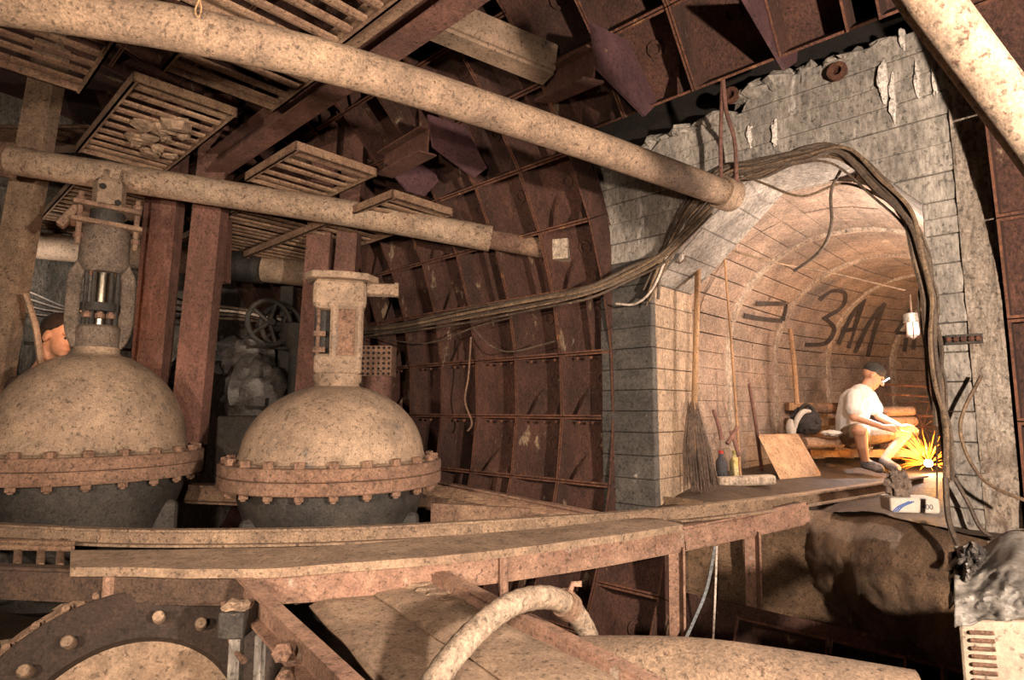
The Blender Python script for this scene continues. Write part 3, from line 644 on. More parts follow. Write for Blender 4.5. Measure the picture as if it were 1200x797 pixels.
# cabinet and plastic
t = thing('electrical_cabinet', D(1165, 900, 1.75), 'pale steel cabinet with louvre slots under crumpled plastic', 'cabinet')
ca, cb = D(1122, 728, 1.85), D(1290, 728, 1.6); cdn = V3(0, 0, -.8); dep = Vector((cb.y - ca.y, -(cb.x - ca.x), 0)).normalized() * -.35
CAB = mat('cabinet_paint', (.50, .42, .34), (.42, .34, .27), (.32, .2, .13), .68, 2, 30, .7, 0, .15, 1, .2)
bevel(MB().prism([ca, cb, cb + dep, ca + dep], cdn).build('cabinet_body', CAB, t), .01)
for i in range(12):
    s = ca.lerp(cb, .10) + V3(0, 0, -.03 - i * .022); e = ca.lerp(cb, .28) + V3(0, 0, -.032 - i * .022)
    mb = MB().tube([s - dep * .01, e - dep * .01], .006, 6); mb.build('louvre', FLG, t, True)
def crumple(c, rad, seed, n=40, k=26, amp=.28, fr=2.2):
    mb = MB(); mb.ell((0, 0, 0), (1, 1, 1), n, k)
    for i, p in enumerate(mb.v):
        o_ = Vector((seed, seed * 2, 0)); q = 1 + amp * (noise.ridged_multi_fractal(p * fr + o_, 1.0, 2.1, 3, 1.0, 2.0) - 1.0) * .6
        mb.v[i] = Vector((p.x * rad[0] * q, p.y * rad[1] * q, max(p.z, -.75) * rad[2] * q)) + Vector(c)
    return mb
PLS = mat('grey_plastic', (.2, .19, .175), (.13, .122, .115), (.24, .22, .2), .68, 4, 30, .5, 0, .25, 1, .3)
DPL = mat('dark_tarp', (.10, .09, .085), (.05, .046, .044), (.28, .26, .24), .66, 4, 30, .4, 0, .3)
pc = D(1178, 690, 1.75)
t = thing('plastic_sack', D(1170, 728, 1.75), 'crumpled grey plastic sack draped over the steel cabinet', 'sack')
def drape(s_, r_):
    px = 1118 + 150 * s_; top = 640 + 18 * noise.noise(Vector((s_ * 3, 1, 0))) - 10 * math.sin(s_ * 3); bot = 735 - 22 * s_ + 8 * noise.noise(Vector((s_ * 6, 4, 0)))
    y = top + (bot - top) * r_; dp = 1.95 - .26 * math.sin(min(r_ * 1.3, 1) * 1.57) - .16 * s_
    f = noise.ridged_multi_fractal(Vector((s_ * 2.3 + r_, r_ * 2.2 - s_ * .7, 3.3)), 1.0, 2.0, 4, 1.0, 2.0) - 1
    return D(px, y, dp - .022 * f)
o = heightgrid(0, 1, 0, 1, 60, 50, drape).build('sack_sheet', PLS, t, True); o.modifiers.new('solid', 'SOLIDIFY').thickness = .004
def drape2(s_, r_):
    px = 1113 + 42 * s_; y = 634 + 24 * abs(s_ - .6) + (66 - 30 * s_) * r_
    f = noise.ridged_multi_fractal(Vector((s_ * 2.8 + 5, r_ * 2.6, 1.3)), 1.0, 2.0, 4, 1.0, 2.0) - 1
    return D(px, y, 1.86 - .1 * math.sin(math.pi * s_) - .06 * f)
o = heightgrid(0, 1, 0, 1, 36, 36, drape2).build('sack_mouth', DPL, t, True); o.modifiers.new('solid', 'SOLIDIFY').thickness = .004
# white box marked 400
WBX = mat('white_card', (.5, .46, .41), (.42, .37, .32), None, grime=.0, bump=.1, var=.15)
bq = PV(1066, 600, 2.96); by = Vector((V.x, V.y, 0)); 
t = thing('carton', bq, 'white carton marked 400 with blue stripes below the welding sparks', 'box')
RB = Matrix.Rotation(math.atan2(-U.y, -U.x) + .55, 3, 'Z')
bevel(MB().box(bq + V3(0, 0, .04), (.215, .14, .072), RB).build('carton_body', WBX, t), .012)
BLU = mat('blue_print', (.08, .13, .32), (.07, .11, .28), None, grime=.0, bump=.05, var=.1); INK = mat('ink', (.04, .04, .07), (.05, .05, .08), None, grime=.0, bump=.05, var=.1)
for k in range(3):
    pts = smooth_pts([RB @ V3(-.1 + k * .01, -.0712, .01), RB @ V3(-.075 + k * .01, -.0712, .035), RB @ V3(-.025 + k * .01, -.0712, .06)], 4)
    MB().sweep([(-.0006, -.003), (.0006, -.003), (.0006, .003), (-.0006, .003)], [bq + q for q in pts]).build('blue_stripe', BLU, t)
def text_obj(body, size, mtx, m, parent, name='lettering', ext=.0006):
    cu = bpy.data.curves.new(name, 'FONT'); cu.body = body; cu.size = size; cu.extrude = ext; cu.align_x = 'CENTER'; cu.align_y = 'CENTER'; cu.materials.append(m)
    o = bpy.data.objects.new(name, cu); col.objects.link(o); bpy.context.view_layer.update(); me = bpy.data.meshes.new_from_object(o); bpy.data.objects.remove(o); me.materials.clear(); me.materials.append(m)
    return inst(name, me, mtx, parent)
text_obj('400', .034, Matrix.Translation(bq + RB @ V3(.05, -.0712, .035)) @ RB.to_4x4() @ Matrix.Rotation(math.pi / 2, 4, 'X'), INK, t)
o = crumple(bq + V3(-.035, .02, .125), (.055, .045, .075), 21, 40, 26, .75, 2.0).build('crumpled_bag', mat('dark_cloth', (.2, .15, .12), (.13, .1, .085), None, bump=.3), None, True); tag(o, 'crumpled dark bag sitting on the white carton', 'bag')

# ================================================================== TUNNEL CONTENTS
# broom leaning by the left jamb
bf = onfloor(822, 573, -.44)
t = thing('twig_broom', bf, 'dark twig broom standing upside against the tunnel mouth', 'broom'); tips = MB(); top = D(812, 475, bf.y + .02)
for i in range(150):
    a = R_(0, 6.28); r = math.sqrt(R_(0, 1)); e = bf + V3(.12 * r * math.cos(a), .05 * r * math.sin(a), R_(0, .12)); s_ = top + V3(.03 * math.cos(a), .03 * math.sin(a), R_(-.15, .03)); mid = s_.lerp(e, .5) + V3(.02 * math.cos(a), 0, 0)
    tips.tube([s_, mid, e], [.004, .005, .003], 3)
tips.build('twigs', mat('twig', (.14, .10, .08), (.26, .19, .15), None, bump=.2), t)['kind'] = 'stuff'
MB().tube([D(812, 540, bf.y), D(818, 310, bf.y + .05)], .02, 10).build('handle', WOOD, t, True)
def stick(p0, p1, r, label, name='wooden_pole', m=WOOD):
    return tag(MB().tube([p0, p0.lerp(p1, .5) + V3(.006, 0, 0), p1], [r, r * .95, r * .85], 8).build(name, m, None, True), label, 'pole')
stick(onfloor(868, 562), D(848, 290, 4.75), .011, 'thin long stick leaning against the tunnel wall', 'long_stick')
stick(D(934, 474, 5.6), D(926, 385, 5.65), .024, 'short wooden batten upright against the vault by the backpack')
stick(onfloor(893, 552), D(878, 450, 5.1), .016, 'dark stick leaning behind the plank', 'long_stick', STL)
# mop block, plank, planks
def slab3(name, pts, thick, m, label, cat):
    o = MB().prism(pts, thick).build(name, m); tag(o, label, cat); return bevel(o, .004)
mq = onfloor(874, 569); o = MB().box(mq + V3(0, 0, .035), (.42, .1, .07), Matrix.Rotation(-.05, 3, 'Y')).build('mop_block', CONR); tag(bevel(o, .02, 2), 'pale wooden mop head lying beside the broom', 'mop')
lp = [onfloor(914, 562), onfloor(962, 558), D(935, 511, 5.45), D(889, 512, 5.15)]
slab3('leaning_board', lp, (.03, .06, .02), mat('board_wood', (.50, .33, .20), (.42, .26, .15), (.3, .17, .1), .66, 2, 40, .85, 0, .2, 1, .25), 'wide brown board leaning in front of the backpack', 'board')
seat_z = .33
def log(a, b, r, label, m=None, grp='short logs stacked in the tunnel'):
    o = MB().tube([a, a.lerp(b, .33), a.lerp(b, .66), b], [r, r * 1.04, r * .98, r], 12).build('log', m or LOGM, None, True); return tag(o, label, 'log', grp)
LOGM = mat('log_bark', (.52, .36, .25), (.42, .27, .18), (.3, .18, .11), .62, 4, 40, .9, 0, .4, 1, .3)
for i, (x0, y0, x1, y1, dd, lb) in enumerate(((942, 519, 986, 518, 5.9, 'nearest pale log under the backpack strap'), (975, 522, 1018, 522, 6.1, 'pale log right under the welder'), (1030, 483, 1068, 482, 6.35, 'topmost log of the stack behind the knees'), (1034, 495, 1071, 494, 6.32, 'second log from top in the stack behind the knees'), (1038, 508, 1072, 506, 6.3, 'third log from top in the stack behind the knees'), (1036, 520, 1074, 518, 6.28, 'lowest log of the stack behind the knees'), (955, 478, 985, 480, 6.3, 'log end lying on the plank behind the backpack'))):
    log(D(x0, y0, dd), D(x1, y1, dd + .12), .052, lb)
for i, (x0, x1, y, dd, lb) in enumerate(((925, 1000, 476, 6.35, 'upper crossboard behind the backpack'), (925, 1000, 494, 6.35, 'lower crossboard behind the backpack'), (950, 1075, 531, 6.15, 'bench board the welder sits on'))):
    slab3('crossboard', [D(x0, y - 4, dd), D(x1, y - 4, dd + .05), D(x1, y + 5, dd + .05), D(x0, y + 5, dd)], (0, .12, 0), WOOD, lb, 'board')
for i, (px, lb) in enumerate(((962, 'bench block propping the board by the leaning plank'), (996, 'bench block propping the board under the welder'), (1050, 'bench block propping the board near the sparks'))):
    q = Z(px, 545, .04); tag(bevel(MB().box((q.x, q.y + .1, .17), (.14, .14, .26), Matrix.Rotation(.3 * i, 3, 'Z')).build('wooden_block', WOOD), .008), lb, 'block')
for i, (px, py, r, lb) in enumerate(((948, 551, .045, 'small dark tin on the floor by the bench'), (985, 549, .04, 'round stone on the floor by the shoes'), (971, 553, .05, 'round lump lying before the bench'))):
    q = Z(px, py, .04); tag(MB().lump(q + V3(0, 0, r * .8), (r * 1.3, r, r * .9), i, .3).build('stone', DIRT, None, True), lb, 'stone')
# backpack
bp = D(944, 494, 5.95); t = thing('backpack', bp - V3(0, 0, .14), 'black and white backpack resting on the logs behind the board', 'backpack')
BK = mat('black_fabric', (.03, .027, .03), (.05, .045, .045), None, bump=.3); WF = mat('white_fabric', (.6, .57, .52), (.5, .46, .42), None, grime=.0, bump=.2, var=.2)
crumple(bp, (.15, .1, .15), 31, 30, 20, .3).build('pack_body', BK, t, True)
MB().tube(smooth_pts([D(936, 482, 5.9), D(944, 474, 5.9), D(953, 480, 5.9), D(958, 496, 5.86)], 5), .016, 8).build('strap', BK, t, True)
crumple(D(927, 502, 5.86), (.045, .05, .09), 35, 18, 12, .25).build('side_pocket', WF, t, True)
MB().tube(smooth_pts([D(931, 505, 5.83), D(934, 492, 5.82), D(941, 483, 5.82), D(950, 482, 5.83)], 5), [.012 + .016 * math.sin(math.pi * i / 15) for i in range(16)], 8).build('pack_panel', WF, t, True)
o = crumple(D(975, 508, 5.85), (.1, .05, .03), 41, 24, 16, .7).build('folded_cloth', WF, None, True); tag(o, 'pale folded cloth lying next to the backpack', 'cloth')
# small goods beside the broom
for i, (px, py, c, lb) in enumerate(((846, 556, (.5, .05, .04), 'dark bottle with red cap beside the broom'), (862, 556, (.45, .38, .12), 'small yellow and white can near the stick'))):
    q = onfloor(px, py + 2); t = thing('bottle' if i == 0 else 'can', q, lb, 'bottle' if i == 0 else 'can')
    b_ = mat('goods_%d' % i, (.06, .06, .07) if i == 0 else (.6, .6, .55), (.05, .05, .06) if i == 0 else (.5, .42, .15), None, bump=.05)
    MB().lathe([(.04, 0), (.045, .01), (.045, .12), (.02, .16), (.018, .19)], 16, Matrix.Translation(q)).build('body', b_, t, True)
    MB().lathe([(.02, .185), (.02, .21)], 12, Matrix.Translation(q)).build('cap', mat('cap_%d' % i, c, c, None, bump=.05), t, True)
for i, (a, b, lb) in enumerate((((846, 515, 4.7), (836, 480, 4.7), 'bent dark branch leaning by the broom top'), ((852, 520, 4.7), (864, 500, 4.75), 'forked dark branch behind the broom'), ((866, 535, 4.7), (856, 505, 4.75), 'short stick behind the bottle'))):
    stick(D(*a), D(*b), .018, lb, 'branch', STL)
# spoked wheel and rods
wc_ = D(1082, 500, 6.5); t = thing('wire_wheel', wc_ - V3(0, 0, .28), 'rusty spoked wire wheel leaning on the wall behind the sparks', 'wheel'); Mw = frame_to(wc_, (-.25, -1, .05))
MB().tube([Mw @ V3(.27 * math.cos(a), .27 * math.sin(a), 0) for a in [i * math.pi / 16 for i in range(33)]], .007, 6).build('rim', RIM, t, True)
for i in range(10):
    a = i * math.pi / 5; MB().tube([wc_, Mw @ V3(.27 * math.cos(a), .27 * math.sin(a), 0)], .005, 5).build('spoke', RIM, t)
for i, (y0, y1, lb) in enumerate(((450, 455, 'top rusty rod across the tunnel behind the welder'), (462, 466, 'middle rusty rod across the tunnel behind the welder'), (486, 489, 'lowest rusty rod across the tunnel behind the wheel'))):
    tag(MB().tube([D(1030 + i * 8, y0, 6.6), D(1112, y1, 6.3)], .012, 6).build('steel_rod', RIM, None, True), lb, 'rod')
# caged lamps
def cage_lamp(p, s, label):
    t = thing('caged_lamp', p, label, 'lamp'); m = Matrix.Translation(p) @ Matrix.Scale(s, 4)
    MB().lathe([(.05, .1), (.075, .09), (.08, .0), (.06, 0)], 18, m).build('housing', mat('zinc', (.45, .42, .38), (.35, .32, .28), None, rough=.5, metal=.5, bump=.1), t, True)
    gl = bpy.data.materials.get('lamp_glass') or mat('lamp_glass', (.75, .72, .66), (.7, .66, .6), None, grime=.0, rough=.1, bump=.0, var=.1)
    MB().lathe([(.055, 0), (.06, -.06), (.05, -.13), (.01, -.165)], 18, m).build('glass_globe', gl, t, True)
    for i in range(6):
        a = i * math.pi / 3; MB().tube([m @ V3(.065 * math.cos(a), .065 * math.sin(a), z) if z > -.17 else m @ V3(0, 0, z) for z in (0, -.07, -.14, -.175)], .005 * s, 5).build('guard_wire', STT, t)
    MB().tube([m @ V3(0, 0, .1), m @ V3(0, 0, .3)], .009 * s, 6).build('stem', STT, t)
cage_lamp(D(1069, 378, 4.6), .75, 'small caged glass lamp hanging inside the tunnel mouth')
cage_lamp(PV(796, 290, 3.0) - V3(0, 0, 0), .62, 'caged zinc lamp fixed on the upper jamb chamfer')
# steel bar bolted on the right pier
pb = PV(1108, 404, 2.86); pe_ = PV(1152, 402, 2.86); t = thing('mounting_bar', pb, 'dark perforated steel bar bolted to the portal pier', 'bar')
MB().prism([pb, pe_, pe_ + V3(0, 0, .045), pb + V3(0, 0, .045)], (V.x * .02, V.y * .02, 0)).build('bar', BLK, t)
for i in range(5): inst('bolt', SMALL, frame_to(pb.lerp(pe_, .1 + i * .2) + V3(0, 0, .022), (-V.x, -V.y, 0)), t)

# graffiti strokes painted on the vault
def hit(px, py):
    d = ray(px, py); p = None
    for i in range(600):
        t_ = 3.6 + i * .012; q = EYE + d * t_; u, v = UV(q); u -= bend(v)
        if v < 3.5: continue
        du = u - UC
        ins = abs(du) < HA - .008 if q.z < ZS else (du / (HA - .008)) ** 2 + ((q.z - ZS) / (HB - .008)) ** 2 < 1
        if not ins: return EYE + d * (t_ - .012)
    return EYE + d * 8
PAINT = mat('black_spray', (.05, .042, .04), (.09, .07, .06), None, bump=.1)
def stroke(pts, wd, parent):
    P = smooth_pts([hit(x, y) for x, y in pts], 5); mb = MB(); vs_ = []
    for i, p in enumerate(P):
        tt = (P[min(i + 1, len(P) - 1)] - P[max(i - 1, 0)]).normalized(); toe = (EYE - p).normalized(); s_ = tt.cross(toe).normalized() * wd * .5
        vs_ += [p + s_ + toe * .02, p - s_ + toe * .02]
    mb.add(vs_, [(i * 2, i * 2 + 1, i * 2 + 3, i * 2 + 2) for i in range(len(P) - 1)]); mb.build('paint_stroke', PAINT, parent)
for lb, st in (('black spray-painted hooked seven-like sign on the vault', [[(887, 356), (904, 356), (921, 356)], [(921, 356), (919, 366), (917, 376)], [(917, 376), (895, 374), (873, 370)]]),
               ('black spray-painted rounded letter on the vault beside the hooked sign', [[(960, 352), (974, 341), (990, 344), (986, 360), (964, 374)], [(968, 374), (978, 386), (968, 402), (945, 404)]]),
               ('black spray-painted slanted letter A on the vault', [[(982, 404), (998, 370), (1013, 350)], [(1013, 350), (1001, 386), (994, 408)], [(986, 388), (1003, 386)]]),
               ('black spray-painted slanted letter of two strokes on the vault', [[(1002, 414), (1018, 380), (1037, 355)], [(1037, 355), (1024, 390), (1017, 418)]]),
               ('faint black letter painted near the hanging lamp', [[(1050, 390), (1062, 372), (1068, 362)], [(1050, 390), (1068, 390)], [(1062, 396), (1060, 412)], [(1072, 394), (1070, 410)]])):
    t = thing('graffiti_letter', hit(*st[0][0]), lb, 'graffiti')
    for q in st: stroke(q, .045, t)

# ================================================================== CABLES
def cable(pts, r, m, label, grp=None, cat='cable', n=6):
    return tag(MB().tube(smooth_pts(pts, 8), r, n).build('cable', m, None, True), label, cat, grp)
arch = [(762, 345), (780, 300), (808, 245), (845, 205), (890, 194), (940, 180), (985, 178), (1030, 215), (1062, 250), (1080, 300), (1088, 350), (1094, 400), (1100, 450), (1105, 500), (1108, 560), (1112, 610), (1120, 640)]
for k in range(14):
    dx, dy, dv = R_(-11, 9), R_(-9, 13), R_(2.74, 2.89); i0 = random.choice((0, 0, 1)); i1 = random.choice((12, 14, 15, 17))
    pts = [PV(x + dx + R_(-6, 6), y + dy + R_(-5, 5), dv) for x, y in arch[i0:i1]]
    cable(pts, R_(.006, .014), CBT if k % 4 == 0 else CBL, ('tan' if k % 4 == 0 else 'dark') + ' cable bundled around the eight-sided portal opening', 'cables bundled round the portal')
wallc = [(425, 388), (470, 382), (550, 367), (630, 352), (690, 339), (740, 318), (775, 300), (800, 275), (835, 240)]
for k in range(5):
    dy = -4 + k * 3.2; sag = [PV(x, y + dy + R_(-2, 2), 2.62 if x < 700 else 2.74) for x, y in wallc]
    cable(sag, .013 if k < 3 else .009, CBT if k in (1, 3) else CBL, ('tan' if k in (1, 3) else 'dark') + ' cable of the bundle strung along the rusty lining', 'cables strung along the lining')
for k, (pts, lb) in enumerate((([(400, 392), (440, 396), (500, 402), (560, 382), (600, 372)], 'drooping thin cable below the bundle on the lining'), ([(555, 385), (575, 405), (600, 412), (650, 400)], 'thin loop of cable hanging near the lining middle'))):
    cable([PV(x, y, 2.7) for x, y in pts], .006, CBL, lb)
cable([PV(x, y, 2.75) for x, y in ((722, 356), (745, 356), (765, 338), (782, 300), (800, 268))], .008, CBW, 'thin white wire curling up the left jamb')
cable([PV(552, 395, 2.75), PV(549, 440, 2.75), PV(545, 470, 2.75), PV(553, 495, 2.75), PV(548, 505, 2.75)], .008, FLG, 'frayed rope hanging down the rusty lining', None, 'rope')
cable([PV(800, 265, 3.2), PV(850, 290, 3.6), PV(910, 308, 4.0), PV(975, 320, 4.6), PV(1060, 340, 5.5)], .008, CBT, 'long wire sagging across the tunnel mouth')
cable([PV(985, 200, 2.95), PV(974, 225, 2.95), PV(974, 265, 2.95), PV(960, 295, 3.0), PV(930, 318, 3.0)], .009, CBL, 'black wire looping down from the arch crown')
cable([PV(870, 205, 2.95), PV(895, 215, 2.95), PV(940, 230, 2.95), PV(990, 215, 2.95), PV(1040, 235, 2.95)], .008, CBT, 'tan wire sagging under the arch crown')
cable([D(1097, 480, 3.6), D(1098, 560, 3.5), D(1097, 640, 3.3), D(1094, 720, 3.2)], .005, CBT, 'thin straight wire hanging beside the carton')
cable([PV(1118, 560, 2.8), PV(1135, 590, 2.8), PV(1150, 620, 2.78), PV(1178, 640, 2.75)], .009, CBL, 'dark cable curling round the pier foot')
cable([PV(1108, 560, 2.75), PV(1112, 610, 2.7), PV(1128, 650, 2.6), PV(1138, 660, 2.5)], .012, CBL, 'black cable dropping behind the plastic sack')
cable([PV(1150, 440, 2.8), PV(1125, 500, 2.78), PV(1150, 560, 2.7), PV(1210, 590, 2.6)], .008, CBT, 'loose wire crossing the right pier')
cable([D(838, 640, 3.35), D(828, 690, 3.32), D(812, 730, 3.3), D(800, 755, 3.28)], .009, mat('blue_cord', (.28, .32, .36), (.2, .2, .2), None, bump=.1), 'pale blue cord tied under the bridge leg')
cable([D(840, 640, 3.34), D(838, 700, 3.34), D(835, 765, 3.34)], .006, CBW, 'thin pale cord hanging straight under the bridge')
cable([D(233, -8, 1.9), D(236, 10, 1.9), D(233, 20, 1.89), D(229, 12, 1.9), D(236, -6, 1.9)], .003, WOOD, 'loop of twine hanging on the thick pipe', None, 'twine')
# welding lead hung on pier etc.
# ================================================================== BACKGROUND BITS
def wheel_valve(px, py, dep, r, label):
    c = D(px, py, dep); t = thing('hand_wheel', c - V3(0, 0, r), label, 'hand wheel'); M_ = frame_to(c, (.75, -.65, .05))
    MB().tube([M_ @ V3(r * math.cos(a), r * math.sin(a), 0) for a in [i * math.pi / 12 for i in range(25)]], .022, 8).build('rim', BLK, t, True)
    for i in range(5):
        a = i * 2 * math.pi / 5; MB().tube([c, M_ @ V3(r * math.cos(a), r * math.sin(a), 0)], .016, 6).build('spoke', BLK, t)
    MB().tube([M_ @ V3(0, 0, -.2), M_ @ V3(0, 0, .05)], .03, 8).build('spindle', BLK, t, True)
wheel_valve(316, 378, 5.0, .19, 'black hand wheel in front of the concrete wall')
wheel_valve(331, 383, 5.2, .19, 'second black hand wheel just behind the first one')
t = thing('pedestal', D(346, 470, 5.2), 'black pedestal drum beside the hand wheels', 'pedestal'); m_ = Matrix.Translation(D(348, 470, 5.2))
MB().lathe([(.09, -.6), (.08, 0), (.085, .45), (.16, .55), (.17, .66), (.1, .68)], 24, m_).build('column', BLK, t, True)
tag(bevel(MB().box(D(335, 430, 5.5), (.12, .12, 1.5)).build('dark_upright', BLK), .01), 'dark square upright behind the hand wheels', 'post')
tag(bevel(MB().box(D(300, 525, 4.75), (.5, .3, .5)).build('dark_crate', BLK), .02), 'dark crate between the red-brown post and second valve', 'crate')
for i, (px, py, rx, rz, sd, lb) in enumerate(((300, 460, .26, .32, 51, 'crumpled grey tarpaulin heaped beside the red-brown post'), (215, 455, .2, .25, 61, 'pale bundle of rags between the two posts'), (285, 420, .3, .2, 71, 'tangle of grey plastic below the hand wheels'))):
    tag(crumple(D(px, py, 5.25 + .1 * i), (rx, .2, rz), sd, 26, 18, .4, 2.5).build('tarpaulin', DPL, None, True), lb, 'tarpaulin')
for i in range(4):
    cable([D(195, 345 + i * 9, 5.4), D(225, 355 + i * 6, 5.4), D(280, 362 + i * 4, 5.3), D(330, 372 + i * 3, 5.3)], .012, CBW if i == 1 else CBL, ('white' if i == 1 else 'dark') + ' cable slung along the end wall to the hand wheels', 'cables on the end wall')
for i in range(4):
    cable([D(0, 330 + i * 8, 5.4), D(40, 345 + i * 8, 5.4), D(85, 362 + i * 2, 5.3), D(120, 350, 5.3)], .014, CBL, 'dark cable drooping beside the leaning post', 'cables by the leaning post')
# perforated guard
gq = D(444, 424, 4.7); t = thing('perforated_guard', gq - V3(0, 0, .13), 'rusty perforated box guard beside the second valve yoke', 'guard')
gm = MB().box(gq, (.24, .2, .24)); bevel(gm.build('guard_box', FLG, t), .01)
for i in range(6):
    for j in range(6): inst('hole', bpy.data.meshes.get('hole') or MB().lathe([(.011, 0), (.011, .003)], 8).mesh('hole', VOID, False, Vector())[0], Matrix.Translation(gq + V3(-.1 + i * .04, -.1005, -.1 + j * .04)) @ Matrix.Rotation(math.pi / 2, 4, 'X'), t)
MB().lathe([(.11, -.8), (.11, -.12)], 20, Matrix.Translation(gq)).build('drum', STL, t, True)
# ================================================================== PEOPLE
SKIN = mat('skin', (.55, .31, .20), (.5, .27, .17), None, grime=.0, bump=.05, var=.1, rough=.6)
HAIR = mat('dark_hair', (.03, .02, .016), (.05, .032, .024), None, bump=.6, fine=80)
def remesh(o, vx=.007, it=6):
    m = o.modifiers.new('remesh', 'REMESH'); m.mode = 'VOXEL'; m.voxel_size = vx; m.use_smooth_shade = True
    s_ = o.modifiers.new('smooth', 'SMOOTH'); s_.factor = .5; s_.iterations = it; return o
def hand(mb, wrist, tip, side, s=1.0):                  # palm, four fingers, thumb
    d = (tip - wrist).normalized(); sd = d.cross(side).normalized(); pal = wrist + d * .05 * s
    mb.limb([wrist, pal, wrist + d * .085 * s], [.026 * s, .036 * s, .034 * s], 8)
    for i, ln in enumerate((.065, .075, .07, .055)):
        b = wrist + d * .08 * s + side * ((i - 1.5) * .019 * s); mb.limb([b, b + d * ln * .5 * s - sd * .008, b + d * ln * .85 * s - sd * .03 * s], [.0095 * s, .009 * s, .0075 * s], 6)
    b = wrist + d * .03 * s - side * .03 * s; mb.limb([b, b + d * .03 * s - side * .022 * s, b + d * .062 * s - side * .022 * s], [.012 * s, .011 * s, .008 * s], 6)
def head(mb, c, fwd, up, s=1.0):
    f = Vector(fwd).normalized(); r = f.cross(Vector(up)).normalized(); u = r.cross(f).normalized()
    M3 = Matrix((r, f, u)).transposed().to_4x4()
    P = lambda x, y, z: c + (r * x + f * y + u * z) * s
    mb.ell(P(0, -.012, .03), (.075 * s, .096 * s, .09 * s), 16, 12, M3)
    mb.ell(P(0, .03, -.035), (.056 * s, .062 * s, .082 * s), 14, 10, M3)
    mb.limb([P(0, .088, .012), P(0, .112, -.022)], [.009 * s, .016 * s], 8)     # nose
    mb.ell(P(0, .084, -.062), (.026 * s, .014 * s, .009 * s), 10, 6, M3); mb.ell(P(0, .078, -.078), (.024 * s, .016 * s, .01 * s), 10, 6, M3)
    mb.ell(P(0, .07, -.1), (.024 * s, .022 * s, .018 * s), 10, 6, M3)           # chin
    mb.ell(P(0, .078, .028), (.056 * s, .016 * s, .012 * s), 12, 6, M3)         # brow
    for q in (-1, 1): mb.ell(P(q * .076, -.008, -.015), (.012 * s, .024 * s, .034 * s), 10, 8, M3)
    return P, M3
def eyes(P, M3, s, parent):
    for q in (-1, 1): MB().ell(P(q * .03, .083, .006), (.012 * s, .007 * s, .007 * s), 8, 6, M3).build('eye', BLK, parent, True)
# welder -------------------------------------------------------------------
J = lambda x, y, d: D(x, y, d)
t = thing('person', Z(1018, 551, .04), 'person in white t-shirt and headlamp sitting on logs bent over bright sparks', 'person')
mb = MB(); s = 1.0
pel = J(999, 509, 6.05); bel = J(998, 492, 6.04); che = J(1003, 472, 6.02); nek = J(1014, 455, 6.0); hc_ = J(1023, 441, 6.0)
mb.limb([pel, bel, che, J(1009, 462, 6.0)], [.135, .125, .135, .10]); mb.limb([J(1009, 462, 6.0), nek, J(1019, 446, 6.0)], [.07, .052, .05])
P, M3 = head(mb, hc_, (.72, -.35, -.62), (.5, 0, .8), 1.02)
ns, fs = J(1001, 465, 5.86), J(1018, 464, 6.18); mb.limb([ns, che, fs], [.06, .1, .06])
ne, nw, nh = J(1001, 489, 5.80), J(1036, 501, 5.74), J(1058, 503, 5.74)
fe, fw_, fh_ = J(1030, 488, 6.12), J(1055, 500, 5.95), J(1072, 502, 5.9)
mb.limb([ns, ne, nw], [.055, .044, .028]); mb.limb([fs, fe, fw_], [.055, .044, .028])
hand(mb, nw, nh, Vector((0, .8, .6))); hand(mb, fw_, fh_, Vector((0, .8, -.4)))
nk, na, nt = J(1008, 505, 5.62), J(1014, 541, 5.72), J(1030, 549, 5.66)
fk, fa, ft = J(1060, 508, 6.02), J(1036, 539, 5.98), J(1050, 549, 5.92)
mb.limb([J(997, 511, 5.93), nk], [.09, .065]); mb.limb([nk, J(1010, 522, 5.66), na], [.06, .052, .036]); mb.limb([J(1003, 511, 6.15), fk], [.09, .065]); mb.limb([fk, fk.lerp(fa, .4), fa], [.06, .052, .036])
mb.limb([na, nt], [.04, .034]); mb.limb([fa, ft], [.04, .034])
remesh(mb.build('body', SKIN, t, True), .0065, 4)
TS = mat('white_tshirt', (.72, .72, .70), (.66, .66, .66), None, grime=.0, bump=.15, var=.15, fine=12)
mb = MB().limb([J(999, 504, 6.05), bel, che, J(1009, 463, 6.0)], [.155, .148, .155, .115]); mb.limb([ns, che, fs], [.074, .115, .074]); mb.limb([ns, ns.lerp(ne, .62)], [.074, .078]); mb.limb([fs, fs.lerp(fe, .62)], [.074, .078])
remesh(mb.build('t_shirt', TS, t, True), .008, 5)
mb = MB().limb([pel, pel + V3(0, 0, .03)], [.155, .15]); mb.limb([J(997, 511, 5.93), J(997, 511, 5.93).lerp(nk, .75)], [.108, .092]); mb.limb([J(1003, 511, 6.15), J(1003, 511, 6.15).lerp(fk, .65)], [.108, .092])
remesh(mb.build('shorts', mat('khaki_cloth', (.26, .19, .12), (.2, .14, .09), None, bump=.2, var=.2), t, True), .009, 5)
mb = MB().ell(P(0, -.015, .055), (.086, .107, .088), 18, 12, M3)
mb.build('cap', mat('grey_cap', (.05, .05, .05), (.08, .075, .07), None, bump=.2), t, True); eyes(P, M3, 1.02, t)
hl = MB().lathe([(.03, 0), (.034, .03), (.028, .04)], 14, frame_to(P(0, .072, .058), P(0, 1, -.3) - P(0, 0, 0))).build('headlamp', BLK, t, True)
MB().lathe([(.026, 0), (.026, .004)], 14, frame_to(P(0, .112, .046), P(0, 1, -.3) - P(0, 0, 0))).build('lamp_lens', emat('headlamp_glow', (.8, .9, 1), 120), hl)
lamp('headlamp_light', P(0, .21, .04), 60, (.85, .92, 1), .03, 'SPOT', J(1050, 505, 5.8), 110, .6)
SHOE = mat('dark_shoe', (.07, .065, .07), (.3, .28, .27), None, scale=9, bump=.1)
